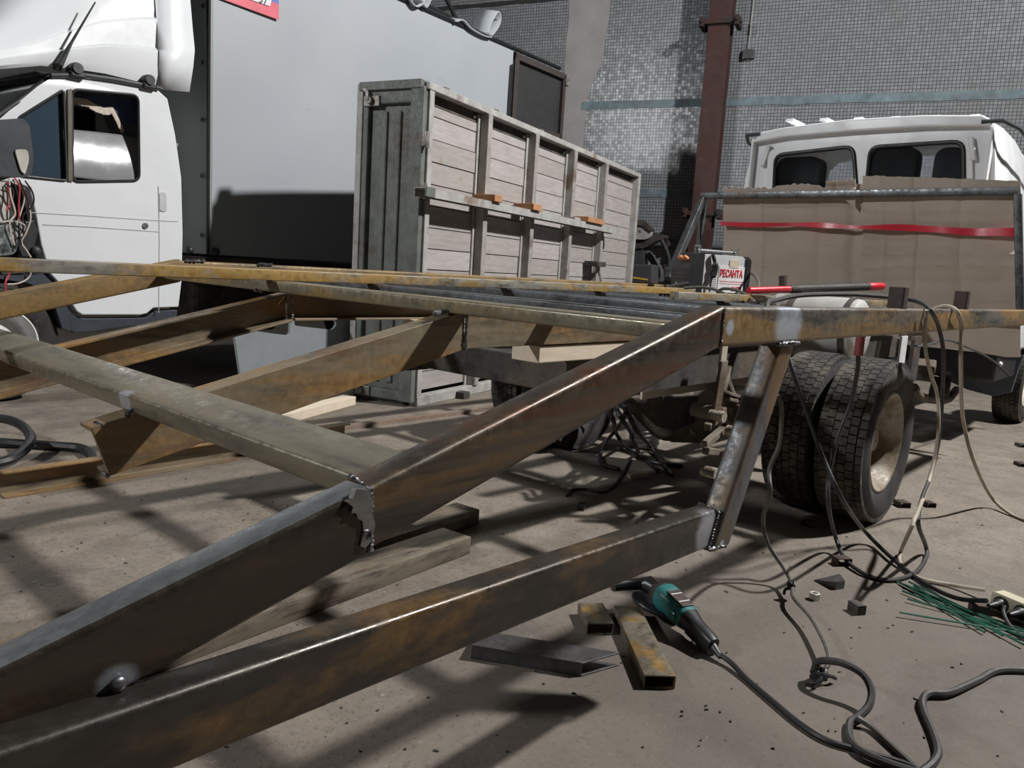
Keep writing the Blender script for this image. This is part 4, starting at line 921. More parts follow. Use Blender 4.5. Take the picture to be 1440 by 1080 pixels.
# ---- cargo box under fabric cover
BX0 = f1.px(293, 180)[0]; BX1 = f1.px(722, 73)[0]; BZ1 = 3.125; BZ0 = .93; BWD = 1.95
def mat_fabric(name, a, b_):
    m, nt, b = nodes(name); n1 = noise_tex(nt, .9, 4, .5); n2 = noise_tex(nt, 300, 2)
    c = ramp(nt, n1, [(.3, a), (.7, b_)]); c = mix(nt, mrange(nt, noise_tex(nt, 3, 5, .6, stretch=(1, 1, 4), seed=5), .62, .74, 0, .35), c, tuple(x*.8 for x in a)); L(nt, c, b.inputs['Base Color']); b.inputs['Roughness'].default_value = .55
    bump(nt, b, n1, .12, .06); return m
MFAB = mat_fabric('cover_fabric', (.32, .345, .375), (.365, .39, .415)); MFABD = mat_fabric('front_fabric', (.20, .225, .22), (.27, .295, .28))
def cloth(name, fr, a0, a1, b0, b1, c, mat, amp=.012, nx=60, nz=30, par=None, fold=0):
    vs_ = []
    for sd in (0, .006):
        for j in range(nz+1):
            for i in range(nx+1):
                a = a0+(a1-a0)*i/nx; z = b0+(b1-b0)*j/nz
                d = amp*noise.noise((a*1.1, z*1.3, 3))+amp*.5*noise.noise((a*3, z*.9, 8))+fold*math.sin(a*40+2*z)*max(0, 1-2*(a-a0)/(a1-a0))
                vs_.append(fr.pt(a, z, c+d+sd))
    M_ = (nx+1)*(nz+1); fs = []
    for j in range(nz):
        for i in range(nx): q = [j*(nx+1)+i, j*(nx+1)+i+1, (j+1)*(nx+1)+i+1, (j+1)*(nx+1)+i]; fs += [q, [x+M_ for x in q][::-1]]
    for j in range(nz):
        for i in (0, nx): q = [j*(nx+1)+i, (j+1)*(nx+1)+i]; fs.append([q[0], q[1], q[1]+M_, q[0]+M_])
    for i in range(nx):
        for j in (0, nz): q = [j*(nx+1)+i, j*(nx+1)+i+1]; fs.append([q[0], q[1], q[1]+M_, q[0]+M_])
    b = MB(); b.add(vs_, fs, True); return b.build(name, mat, par)
SC = cloth('side_cover', f1, BX0, BX1, BZ0, BZ1, 0, MFAB, par=tr)
fb1 = Fr(f1.pt(BX0, 0, .02), f1.n); fb1.n = f1.e.copy()
cloth('front_cover', fb1, 0, BWD, BZ0, BZ1+.02, .0, MFABD, .02, par=tr)
MB().fbox(f1, BX0+.02, BX1, BZ1-.01, BZ1+.02, .01, BWD).build('roof_cover', MFAB, tr)
MB().fbox(f1, BX0+.02, BX1, BZ0-.03, BZ1, BWD-.02, BWD).build('side_cover', MFAB, tr)
MB().fbox(f1, BX0, BX1+.02, BZ0-.17, BZ0-.02, .03, BWD-.03).build('cargo_floor', MATS['chassis_grime'], tr)
MB().tube([f1.pt(BX0-.004, BZ0, -.008), f1.pt(BX0-.004, BZ1, -.008)], .012, 8).build('cover_piping', MATS['rubber_seal'], tr)
MB().fbox(f1, BX0+.0, BX0+.028, BZ0, BZ1, -.012, .01).build('corner_welt', MFABD, tr, .006)
for v in (7, 87, 168, 247, 331): 
    z = f1.px(291, v)[1]; MB().lathe(fb1.pt(.03, z, -.012), -f1.e, [(.006, 0), (.016, .003), (.016, .008), (.002, .012)], 12).build('eyelet', MATS['dark_plastic'], tr)
for v, a in ((360, BX0-.15), (362, BX0+.05)): MB().sphere(f1.pt(a, BZ0+.02, -.02), .03, 10, 6).build('cover_hook', MATS['black_plastic'], tr)
# top rail, drooping cover ends, bow frame
MB().tube([f1.pt(BX0, BZ1+.03, .0), f1.pt(BX1+.85, BZ1+.03, .0)], .02, 8).build('top_rail', MATS['rubber_seal'], tr)
for spec in ([(640, 30), (650, 28), (662, 40), (680, 50), (690, 52)], [(690, 52), (700, 38), (703, 25), (699, 16), (690, 30), (684, 48)], [(572, -4), (582, 10), (592, 8), (600, -4)], [(590, 0), (598, 12), (606, -2)]):
    q = t1(spec, -.03); b = MB(); w_ = .07
    pts = crv([f1.pt(a, z, -.05) for a, z in q], 6)
    vs_ = [p for p in pts]+[p+f1.n*.22+Vector((0, 0, .05)) for p in pts]; n = len(pts); b.add(vs_, [[i, i+1, n+i+1, n+i] for i in range(n-1)], True); o = b.build('cover_flap', MFAB, tr); sm = o.modifiers.new('s', 'SOLIDIFY'); sm.thickness = .012
for (ua, ub) in (((570, -8), (640, 28)), ((600, 0), (612, -20)), ((625, -8), (642, 28))):
    MB().tube([f1.pt(*f1.px(*ua, .3), .3), f1.pt(*f1.px(*ub, .3), .3)], .022, 8).build('bow_bar', MATS['rubber_seal'], tr)
# flag sticker
plain('flag_white', (.72, .72, .73), .5); plain('flag_blue', (.10, .14, .42), .5); plain('flag_red', (.62, .10, .14), .5)
fl = t1([(280, -40), (392, -18), (392, 28), (318, 0), (280, -14)], -.03)
def band(va, vb, mt, nm):
    q = t1([(297, va[0]+(va[1]-va[0])*.33), (392, va[1]), (392, vb[1]), (297, vb[0]+(vb[1]-vb[0])*.33)], -.022); return MB().plate(f1, q, [], -.024, -.020).build(nm, MATS[mt], SC)
band((-90, -54), (-68, -26), 'flag_white', 'flag_band'); band((-68, -26), (-45, 6), 'flag_blue', 'flag_band'); band((-45, 6), (-24, 28), 'flag_red', 'flag_band')
q = rpoly(t1([(322, -40), (386, -20), (380, 9), (345, -3), (322, -12)], -.03), .01); MB().plate(f1, q, [], -.030, -.025).build('plate_sticker', MATS['white_light'], SC)
def text_mesh(txt, size, name, mat, parent, origin, ex, ey, bold=0, extr=.001, sx=1):
    cu = bpy.data.curves.new('t', 'FONT'); cu.body = txt; cu.size = size; cu.extrude = extr; cu.offset = bold; ob = bpy.data.objects.new('t', cu); C.objects.link(ob)
    dg = bpy.context.evaluated_depsgraph_get(); me = bpy.data.meshes.new_from_object(ob.evaluated_get(dg)); bpy.data.objects.remove(ob)
    org = Vector((0, 0, 0)); q_ = parent
    while q_ is not None: org += q_.location; q_ = q_.parent
    ex, ey = Vector(ex).normalized(), Vector(ey).normalized(); ez = ex.cross(ey)
    for v in me.vertices: c_ = v.co.copy(); v.co = Vector(origin)-org+ex*c_.x*sx+ey*c_.y+ez*c_.z
    me.name = name; me.materials.clear(); me.materials.append(MATS[mat]); o_ = bpy.data.objects.new(name, me); C.objects.link(o_); o_.parent = parent; return o_
a, z = f1.px(364, 3, -.03); text_mesh('37', .07, 'sticker_number', 'wire_black', SC, f1.pt(a, z, -.033), f1.e, (0, 0, 1))
# rear door swung open along the side
RX = BX1+.02; RL = f1.px(795, 106)[0]
steel('door_frame_dark', (.045, .036, .034), (.06, .035, .028), .4, rough=.6, metal=.1); plain('door_panel_dark', (.028, .027, .029), .55)
rd = MB().fbox(f1, RX, RL, .95, BZ1-.04, .02, .04).build('rear_door', MATS['door_panel_dark'], tr)
for (a0, a1, b0, b1) in ((RX, RX+.07, .95, BZ1), (RL-.05, RL, .95, BZ1-.03), (RX, RL, BZ1-.07, BZ1-.01), (RX, RL, 2.42, 2.47)): MB().fbox(f1, a0, a1, b0, b1, -.02, .03).build('door_frame', MATS['door_frame_dark'], rd, .004)
MB().fbox(f1, BX1-.05, BX1+.03, .95, BZ1-.08, .0, .05).build('rear_post', MATS['rubber_seal'], tr)
for z in (BZ1-.10, 2.43): MB().fbox(f1, RL-.03, RL+.04, z-.03, z+.04, -.04, .0).build('door_latch', MATS['latch_metal'], rd, .006)

# ================================================================== things on the frame
# welding machine
wp = EYE + ray(1000, 405)*5.0; wp.z = .876
vx = Vector((ray(1000, 400).x, ray(1000, 400).y, 0)).normalized()          # view direction
phi = math.radians(36)
rgt = Vector((vx.y, -vx.x, 0)); LS = (rgt*math.cos(phi)+vx*math.sin(phi)).normalized()   # along the labelled side, to the right
NS = Vector((LS.y, -LS.x, 0))                                              # outward normal of the labelled side
if NS.dot(vx) > 0: NS = -NS
wl_ = empty('welding_machine', (wp.x, wp.y, .876), 'silver and black portable welding machine with red lettering standing on the frame', 'welding machine')
plain('welder_silver', (.62, .63, .65), .35, .2, var=.04); plain('welder_black', (.02, .02, .023), .4, var=.2); plain('welder_label', (.72, .72, .72), .4); plain('letter_red', (.62, .04, .07), .45); plain('orange_knob', (.62, .24, .10), .4); plain('chrome', (.6, .6, .58), .2, .9)
Z3_ = Vector((0, 0, 1))
def wpt(l, n, z): return wp + LS*l + NS*n + Z3_*z
class WF:
    pass
ws = Fr((0, 0), (1, 0)); ws.o = Vector((wp.x, wp.y, .876)); ws.e = LS; ws.n = -NS
MB().plate(ws, rpoly([(-.15, .0), (.19, .0), (.19, .20), (.16, .25), (-.12, .25), (-.15, .22)], .02, 4), [], -.09, .09).build('casing', MATS['welder_silver'], wl_, .012, 3)
MB().plate(ws, rpoly([(-.235, .0), (-.14, .0), (-.14, .255), (-.18, .255), (-.225, .20), (-.245, .15)], .015, 3), [], -.10, .10).build('front_panel', MATS['welder_black'], wl_, .012, 3)
MB().plate(ws, rpoly([(.18, -.0), (.215, .0), (.215, .23), (.18, .255)], .012, 3), [], -.10, .10).build('rear_panel', MATS['welder_black'], wl_, .01, 3)
for i in range(12): MB().fbox(ws, -.11, -.03, .04+i*.012, .045+i*.012, -.094, -.088).build('cooling_slot', MATS['welder_label'], wl_)
MB().fbox(ws, -.02, .175, .02, .185, -.0935, -.089).build('side_label', MATS['welder_label'], wl_)
text_mesh('РЕСАНТА', .062, 'brand_lettering', 'letter_red', wl_, ws.pt(-.015, .118, -.095), LS, Z3_, bold=.0014, sx=.60)
text_mesh('250ПН', .036, 'model_lettering', 'letter_red', wl_, ws.pt(.085, .034, -.095), LS, Z3_, sx=.72)
MB().fbox(ws, -.01, .17, .088, .091, -.0945, -.09).build('label_line', MATS['letter_red'], wl_)
MB().fbox(ws, -.01, .17, .074, .076, -.0945, -.09).build('label_line', MATS['letter_red'], wl_)
MB().obox(ws.pt(.09, .20, -.092), LS, NS, Z3_, .07, .006, .05).build('paper_tag', plain('paper_tag', (.55, .48, .36), .7), wl_)
for l in (-.13, .155):
    MB().tube([ws.pt(l, .25, .03), ws.pt(l, .30, .03), ws.pt(l, .30, -.03), ws.pt(l, .25, -.03)], .005, 6).build('handle_bracket', MATS['chrome'], wl_)
MB().tube([ws.pt(-.13, .272, 0), ws.pt(.155, .272, 0)], .012, 8).build('carry_handle', MATS['dark_plastic'], wl_)
for n_ in (-.02, .03): MB().lathe(ws.pt(-.215, .212, n_), -LS+Z3_*.6, [(.002, .03), (.014, .03), (.016, .01), (.016, 0)], 12).build('dial_knob', MATS['orange_knob'], wl_)
MB().tube([ws.pt(-.24, .06, -.03), ws.pt(-.285, .058, -.03)], .012, 10).build('cable_connector', MATS['chrome'], wl_)
MB().tube(crv([ws.pt(-.09, .25, -.105), ws.pt(-.07, .20, -.11), ws.pt(-.065, .15, -.11), ws.pt(-.085, .09, -.11), ws.pt(-.09, .02, -.11)], 5), [.012]*6+[.02]*8+[.006]*7, 8).build('cable_strap', MATS['welder_black'], wl_)
for i in range(5): MB().fbox(ws, -.244, -.225, .03+i*.022, .038+i*.022, -.07, .07).build('front_grille', MATS['dark_plastic'], wl_)

plain('cord_dark', (.035, .034, .033), .6, var=.25, scale=30, dirt=((.12, .10, .08), 20, .6)); plain('cord_grey', (.10, .092, .08), .6, var=.2, scale=30); plain('cord_beige', (.38, .33, .26), .6, var=.15, scale=25); plain('cord_black', (.016, .016, .017), .45)
def cord(name, spec, r, mat, label, cat='cable', group=None, n=8):
    pts = px3(spec); o = MB().tube(crv(pts, n), r, 8).build(name, MATS[mat], None); tag(o, label, cat, group); return o
wgx = at(960, 405, 'Y', 2.36)
cord('welder_cable', [(967, 398, 'Y', 2.38), (945, 402, 'Y', 2.36), (935, 408, 'Y', 2.355), (928, 415, 'Y', 2.36)], .010, 'cord_black', 'black cable curving from the welding machine front connector', 'cable')
cord('welder_cable', [(962, 405, 'Y', 2.2), (990, 404, 'Y', 2.1), (1010, 409, 'Y', 2.0), (1028, 418, 'Y', 1.8), (1045, 425, 'Y', 1.6)], .008, 'cord_grey', 'grey cable arching low in front of the welding machine', 'cable')
cord('welder_cable', [(1008, 410, 'Y', 2.0), (1018, 406, 'Y', 1.95), (1035, 408, 'Y', 1.85), (1050, 415, 'Y', 1.7), (1062, 426, 'Y', 1.5)], .008, 'cord_grey', 'grey cable looping beside the lettered side of the welding machine', 'cable')
cord('welder_cable', [(1053, 382, 'Y', 2.25), (1062, 388, 'Y', 2.15), (1067, 400, 'Y', 2.0), (1062, 412, 'Y', 1.9), (1054, 420, 'Y', 1.8)], .009, 'cord_grey', 'grey mains cable dropping from the rear of the welding machine', 'cable')
# long red-ended bar with black grip
plain('tool_red', (.52, .015, .03), .35, var=.1); plain('tool_grip', (.02, .019, .018), .7, bmp=.5)
ta, tb = at(1053, 408.5, 'Y', 1.62), at(1242, 402.5, 'Y', 1.30)
pt_ = empty('pry_tool', (ta+tb)/2, 'long bar with black ribbed grip and red ends lying across the frame before the cardboard', 'tool')
def tl(t): return ta.lerp(tb, t)
MB().tube([tl(0), tl(.28)], .016, 10).build('shaft', MATS['tool_red'], pt_)
pts = [tl(.28+.6*i/40) for i in range(41)]; MB().tube(pts, [.018+.0025*(i % 2) for i in range(41)], 10).build('grip', MATS['tool_grip'], pt_)
MB().tube([tl(.88), tl(.9), tl(.98), tl(.995), tl(1)], [.018, .02, .02, .017, .008], 12).build('end_cap', MATS['tool_red'], pt_)

# ---- cables hanging from the rail
YR = YN-.018
cord('hanging_cable', [(1078, 440, 'Y', .90), (1080, 426, 'Y', .93), (1092, 422, 'Y', 1.0), (1130, 415, 'Y', .98), (1200, 414, 'Y', .92), (1262, 419, 'Y', .86), (1290, 424, 'Y', .80), (1308, 436, 'Y', YR), (1320, 460, 'Y', YR), (1327, 500, 'Y', YR-.01), (1325, 560, 'Y', YR-.01), (1320, 620, 'Y', YR-.01), (1308, 670, 'Y', .70), (1297, 700, 'Y', .66), (1291, 735, 'Y', .62), (1301, 765, 'Z', .05), (1303, 782, 'Z', .008), (1290, 803, 'Z', .008), (1265, 814, 'Z', .008), (1240, 815, 'Z', .008), (1212, 805, 'Z', .01), (1188, 785, 'Z', .02), (1174, 752, 'Z', .07), (1165, 710, 'Y', .86), (1166, 665, 'Y', .87), (1180, 610, 'Y', .86), (1197, 565, 'Y', .84), (1206, 520, 'Y', .80), (1207, 498, 'Y', .79)], .0075, 'cord_dark', 'dark cable looping over the rail to the floor and up to the red holder')
cord('hanging_cable', [(1104, 488, 'Y', 1.05), (1114, 520, 'Y', 1.0), (1132, 572, 'Y', .95), (1156, 640, 'Y', .88), (1185, 703, 'Y', .80), (1217, 748, 'Z', .05), (1258, 788, 'Z', .015), (1300, 820, 'Z', .009), (1345, 841, 'Z', .02), (1388, 845, 'Z', .055)], .0075, 'cord_black', 'thick black mains cable running from the strut to the socket strip')
cord('hanging_cable', [(1305, 440, 'Y', .83), (1318, 433, 'Y', .80), (1334, 431, 'Y', .76), (1346, 439, 'Y', YR), (1352, 460, 'Y', YR), (1351, 500, 'Y', YR-.01), (1352, 560, 'Y', YR-.01), (1356, 600, 'Y', YR), (1370, 650, 'Y', .68), (1393, 697, 'Z', .06), (1420, 722, 'Z', .01), (1450, 734, 'Z', .008), (1500, 745, 'Z', .008)], .008, 'cord_beige', 'beige cable hooked over the rail and trailing off across the floor')
cord('hanging_cable', [(1303, 436, 'Y', YR-.004), (1301, 470, 'Y', YR-.004), (1302, 495, 'Y', YR-.004), (1310, 530, 'Y', YR), (1318, 556, 'Y', YR), (1320, 600, 'Y', YR-.02), (1313, 650, 'Y', YR-.02), (1302, 690, 'Y', .68), (1283, 738, 'Y', .6), (1268, 772, 'Z', .03), (1265, 788, 'Z', .01), (1275, 803, 'Z', .008), (1300, 815, 'Z', .008), (1340, 823, 'Z', .01), (1386, 830, 'Z', .03)], .0065, 'cord_beige', 'thin beige cable twisted round the dark one and ending at the socket strip')
cord('hanging_cable', [(1086, 552, 'Y', .92), (1097, 562, 'Y', .90), (1099, 585, 'Y', .90), (1096, 625, 'Y', .90), (1082, 660, 'Y', .92), (1083, 695, 'Y', .90), (1073, 730, 'Z', .22), (1080, 765, 'Z', .13), (1103, 800, 'Z', .06), (1114, 822, 'Z', .045), (1116, 840, 'Z', .04), (1140, 868, 'Z', .04), (1160, 905, 'Z', .04), (1166, 930, 'Z', .04), (1157, 945, 'Z', .025)], .0065, 'cord_grey', 'grey cable hanging behind the strut with a taped knot above the floor')
kp = at(1113, 824, 'Z', .045); kn = MB().tube(crv([kp+Vector((.010*math.cos(t*2.1), .010*math.sin(t*2.1), .012*math.sin(t*1.3))) for t in range(12)], 6), .005, 6)
kn.tube(crv([kp, kp+Vector((-.015, .012, -.012)), kp+Vector((-.022, .012, -.026))], 5), .0045, 6)
o = kn.build('cable_tie', MATS['cord_black'], bpy.data.objects['hanging_cable.004'])
# red electrode holder
h0, h1 = at(1211, 466, 'Y', YN+.05), at(1207, 500, 'Y', YN+.05)
hh_ = empty('electrode_holder', h1, 'dark red ribbed electrode holder hanging below the rail above the rear tyre', 'electrode holder')
plain('holder_red', (.22, .05, .05), .5)
MB().tube([h0.lerp(h1, i/14) for i in range(15)], [.013+.0015*(i % 2) for i in range(15)], 10).build('handle', MATS['holder_red'], hh_)
MB().tube([h0, h0+Vector((0, .01, .03))], .01, 8).build('jaw', MATS['holder_red'], hh_)
# floor cables
cord('floor_cable', [(1145, 942, 'Z', .03), (1149, 932, 'Z', .05), (1160, 929, 'Z', .07), (1186, 933, 'Z', .08), (1213, 948, 'Z', .07), (1225, 970, 'Z', .05), (1222, 992, 'Z', .03), (1207, 1008, 'Z', .015), (1195, 1017, 'Z', .008), (1195, 1038, 'Z', .008), (1210, 1056, 'Z', .012), (1245, 1072, 'Z', .012), (1300, 1090, 'Z', .01)], .009, 'cord_dark', 'thick dark cable curling up in a loop on the floor')
kp = at(1152, 948, 'Z', .022); b = MB()
b.tube(crv([kp+Vector((.016*math.cos(t*1.9)+.004*math.sin(t*5), .016*math.sin(t*1.9), .010*math.sin(t*2.7))) for t in range(14)], 6), .0055, 6)
b.tube(crv([kp, kp+Vector((-.02, -.012, .004)), kp+Vector((-.045, -.006, -.008)), kp+Vector((-.055, .012, -.012))], 5), .0045, 6); b.tube(crv([kp, kp+Vector((.012, -.025, .0)), kp+Vector((.03, -.03, -.01))], 5), .005, 6)
b.build('cable_knot', MATS['cord_black'], bpy.data.objects['floor_cable'])
cord('floor_cable', [(1205, 1009, 'Z', .02), (1225, 1022, 'Z', .01), (1250, 1045, 'Z', .008), (1275, 1068, 'Z', .008), (1300, 1090, 'Z', .008)], .007, 'cord_grey', 'thinner grey-brown cable trailing from the curled loop on the floor')
cord('floor_cable', [(1460, 944, 'Z', .008), (1405, 943, 'Z', .008), (1375, 957, 'Z', .008), (1335, 974, 'Z', .012), (1305, 976, 'Z', .012), (1297, 987, 'Z', .012), (1300, 1004, 'Z', .008), (1312, 1032, 'Z', .008), (1319, 1058, 'Z', .008), (1310, 1075, 'Z', .008), (1290, 1090, 'Z', .008)], .009, 'cord_dark', 'dark cable doubling back on the floor past the green electrodes')
cord('floor_cable', [(1412, 852, 'Z', .045), (1411, 862, 'Z', .03), (1420, 880, 'Z', .012), (1440, 896, 'Z', .008), (1470, 910, 'Z', .008)], .006, 'cord_dark', 'short dark lead dropping from the second plug of the socket strip')

# ---- socket strip
plain('strip_cream', (.50, .46, .34), .5, var=.08, dirt=((.35, .28, .18), 6, .6)); plain('socket_black', (.02, .02, .021), .5)
s0, s1 = at(1391, 856, 'Z', 0), at(1475, 893, 'Z', 0); sd = (s1-s0).normalized(); sn = Vector((sd.y, -sd.x, 0))
if sn.dot(ray(1400, 850)) > 0: sn = -sn
ss = empty('socket_strip', s0+sd*.12, 'cream power socket strip with black sockets lying on the floor beside the electrodes', 'socket strip')
fs_ = Fr((0, 0), (1, 0)); fs_.o = s0.copy(); fs_.e = sd; fs_.n = -sn
MB().plate(fs_, rpoly([(0, 0), (.30, 0), (.30, .06), (0, .06)], .012, 4), [], .0, .045).build('housing', MATS['strip_cream'], ss, .006, 3)
for i, a in enumerate((.035, .10, .165, .23)):
    sk_ = MB().lathe(fs_.pt(a, .031, -.002), sn, [(.024, -.004), (.024, .003), (.020, .004), (.018, -.002), (.002, -.002)], 20).build('socket', MATS['socket_black'], ss)
for i, a in enumerate((.035, .10)):
    pg = MB().lathe(fs_.pt(a, .031, -.004), sn, [(.019, 0), (.018, .012), (.012, .02), (.0115, .032), (.008, .05), (.0075, .055), (.002, .056)], 16).build('plug', MATS['cord_black'], ss)
# ---- green electrodes
plain('electrode_green', (.02, .11, .07), .5, var=.2, scale=30)
for i, (a, b_) in enumerate((((1255, 814), (1418, 899)), ((1266, 819), (1408, 903)), ((1272, 822), (1412, 880)), ((1278, 818), (1436, 893)), ((1285, 824), (1400, 888)), ((1269, 831), (1450, 899)), ((1276, 842), (1425, 884)), ((1265, 861), (1452, 893)), ((1290, 828), (1416, 894)), ((1300, 836), (1440, 886)))):
    pa, pb_ = at(*a, 'Z', .006+.003*(i % 4)), at(*b_, 'Z', .006+.003*(i % 3)); pb_ = pa+(pb_-pa).normalized()*.36 if i < 7 else pa+(pb_-pa).normalized()*.40
    o = MB().tube([pa, pb_], .0035, 6).build('welding_electrode', MATS['electrode_green'], None); tag(o, 'thin green welding electrode in the loose bundle on the floor', 'electrode', 'green electrodes on the floor')
# ---- grinder
gr = empty('angle_grinder', at(930, 870, 'Z', 0), 'teal and black angle grinder lying on the floor beside the steel offcuts', 'angle grinder')
plain('grinder_teal', (.03, .17, .17), .4, var=.15, scale=15, dirt=((.05, .06, .06), 12, .6)); plain('grinder_black', (.022, .023, .028), .4, var=.2)
gh, gt = at(935, 838, 'Z', .075), at(1004, 906, 'Z', .035); gd = (gt-gh).normalized(); gu = Vector((0, 0, 1)); gs = gd.cross(gu).normalized(); gu = gs.cross(gd)
gl_ = (gt-gh).length
def gp(t, s_=0, u_=0): return gh+gd*gl_*t+gs*s_+gu*u_
def loft(name, secs, mat, par=gr):
    b = MB(); n = 16
    for (t, w_, h_, du) in secs:
        for q in rrect(w_, h_, min(w_, h_)*.38, 3, 0, du): b.v.append(gp(t, q[0], q[1]))
    n = 16
    for i in range(len(secs)-1):
        for j in range(n): b.f.append([i*n+j, i*n+(j+1) % n, (i+1)*n+(j+1) % n, (i+1)*n+j]); b.smooth.append(True)
    b.f += [list(range(n))[::-1], [(len(secs)-1)*n+j for j in range(n)]]; b.smooth += [False]*2
    return b.build(name, MATS[mat], par)
loft('motor_housing', [(-.06, .05, .05, 0), (-.03, .072, .07, 0), (.05, .078, .074, 0), (.12, .078, .072, .0), (.16, .070, .066, 0), (.42, .068, .066, 0), (.50, .062, .06, 0)], 'grinder_teal')
loft('gear_head', [(-.18, .05, .045, -.005), (-.14, .06, .06, -.005), (-.06, .066, .062, -.004), (-.03, .066, .06, 0)], 'chassis_grime')
loft('rear_handle', [(.47, .064, .062, 0), (.56, .054, .056, .0), (.66, .044, .05, -.002), (.80, .042, .05, -.004), (.92, .042, .055, -.008), (1.0, .034, .05, -.01)], 'grinder_black')
MB().obox(gp(.70, 0, -.03), gd, gs, gu, .08, .02, .018).build('trigger_switch', MATS['grinder_black'], gr, .005)
MB().obox(gp(.28, 0, .034), gd, gs, gu, .075, .04, .004).build('label_plate', MATS['stub_steel'], gr, .002)
for t in (.2, .36): MB().obox(gp(t, 0, .0362), gd, gs, gu, .004, .036, .002).build('label_stripe', MATS['welder_label'], gr)
MB().lathe(gp(.40, .034, -.0), gs, [(.012, -.01), (.012, .006), (.008, .009), (.002, .009)], 12).build('brush_cap', MATS['grinder_teal'], gr)
dc = gp(-.10, -.0, -.045); dn = (gu*1.0+gs*-.25-gd*.1).normalized()
MB().lathe(dc, dn, [(.002, -.012), (.030, -.012), (.075, -.006), (.078, .0), (.076, .004), (.04, .008), (.03, .02), (.002, .02)], 36).build('disc_guard', MATS['grinder_black'], gr)
sh = [gp(-.10, -.03, .0), gp(-.12, -.045, .01), gp(-.14, -.06, .012), gp(-.16, -.085, .015), gp(-.2, -.17, .015), gp(-.21, -.19, .015)]
sh = [gp(-.06, 0, .0), at(912, 822, 'Z', .08), at(900, 821, 'Z', .08), at(880, 822, 'Z', .08), at(862, 824, 'Z', .08)]
MB().tube(sh, [.012, .026, .017, .017, .016], 12).build('side_handle', MATS['grinder_black'], gr)
MB().tube([gp(.99, 0, -.008), gp(1.08, .0, -.012), gp(1.15, 0, -.014)], [.012, .009, .008], 10).build('cable_sleeve', MATS['dark_plastic'], gr)
MB().tube(crv([gp(1.1, 0, -.012)]+px3([(1028, 932, 'Z', .014), (1050, 955, 'Z', .007), (1085, 985, 'Z', .007), (1125, 1018, 'Z', .007), (1165, 1042, 'Z', .007), (1220, 1058, 'Z', .007), (1270, 1073, 'Z', .007), (1310, 1090, 'Z', .007)]), 8), .0068, 8).build('power_cord', MATS['cord_black'], gr)

# ---- steel offcuts on the floor
steel('offcut_steel', (.17, .15, .115), (.27, .16, .05), .5, (4, 4, 4), rough=.42, metal=.4); steel('offcut_dark', (.10, .10, .10), (.16, .10, .06), .35, rough=.4, metal=.5)
def offcut(P0, P1, w_, h_, lab, mat='offcut_steel', th=.003, z=None, name='tube_offcut', cut0=None, group='rectangular tube offcuts on the floor'):
    o = MB().prof([rrect(w_, h_, .004, 2), rrect(w_-2*th, h_-2*th, .002, 2)], P0, P1, cut0=cut0, smooth=True).build(name, MATS[mat], None); tag(o, lab, 'steel tube', group); return o
def gpt(u, v, z): return at(u, v, 'Z', z)
n0, n1 = gpt(905, 970, 0), gpt(948, 968, 0); wdt = (n1-n0).length; hd = .034
e0 = (n0+n1)/2+Vector((0, 0, hd/2)); e1 = (gpt(865, 852, hd)+gpt(898, 852, hd))/2; e1.z = hd/2
offcut(e0, e1, wdt, hd, 'longer grey rectangular tube offcut beside the grinder')
n0, n1 = gpt(823, 893, 0), gpt(864, 893, 0); e0 = (n0+n1)/2+Vector((0, 0, hd/2)); e1 = (gpt(812, 848, hd)+gpt(850, 848, hd))/2; e1.z = hd/2
offcut(e0, e1, (n1-n0).length*.93, hd, 'short orange-topped rectangular tube offcut against the longer one')
# mitred C offcut
c0_, c1_ = gpt(662, 926, 0), gpt(817, 952, 0); dr = (c1_-c0_).normalized(); sdv = Vector((-dr.y, dr.x, 0))
if sdv.dot(ray(740, 920)) < 0: sdv = -sdv
zc = .036; wc_ = .085
b = MB()
def P_(l, s_, z): return c0_+dr*l+sdv*s_+Vector((0, 0, z))
ln = (c1_-c0_).length; mt_ = .085
loops = [P_(0, 0, 0), P_(ln, 0, 0), P_(ln+mt_, wc_, 0), P_(0, wc_, 0)]
for z0, z1 in ((0, .004), (zc-.004, zc)):
    q = [p+Vector((0, 0, z0)) for p in loops]+[p+Vector((0, 0, z1)) for p in loops]; b.add(q, [(3, 2, 1, 0), (4, 5, 6, 7), (0, 1, 5, 4), (1, 2, 6, 5), (2, 3, 7, 6), (3, 0, 4, 7)])
q = [P_(0, 0, 0), P_(ln, 0, 0), P_(ln, .004, 0), P_(0, .004, 0)]; q += [p+Vector((0, 0, zc)) for p in q]; b.add(q, [(3, 2, 1, 0), (4, 5, 6, 7), (0, 1, 5, 4), (1, 2, 6, 5), (2, 3, 7, 6), (3, 0, 4, 7)])
tag(b.build('channel_offcut', MATS['offcut_dark'], None, .001), 'dark channel offcut with a pointed mitred end lying under the lower rail', 'steel channel')
# flat tubes under the sloping rail
steel('flat_tube', (.20, .17, .13), (.22, .14, .07), .45, (.5, 3, 3), rough=.5, metal=.3)
z6 = .06
A0 = gpt(661, 779, 0); dirT = Vector((1, .075, 0)).normalized(); sT = Vector((-dirT.y, dirT.x, 0))
offcut(A0+sT*.066+Vector((0, 0, z6/2))-dirT*1.9, A0+sT*.066+Vector((0, 0, z6/2)), .132, z6, 'long flat rectangular tube lying on the floor below the sloping rail', 'flat_tube', group='flat tubes on the floor')
A0 = gpt(673, 738, 0); offcut(A0+sT*.06+Vector((0, 0, z6/2))-dirT*1.7, A0+sT*.06+Vector((0, 0, z6/2)), .12, z6, 'second flat tube on the floor half hidden behind the sloping rail', 'flat_tube', group='flat tubes on the floor')
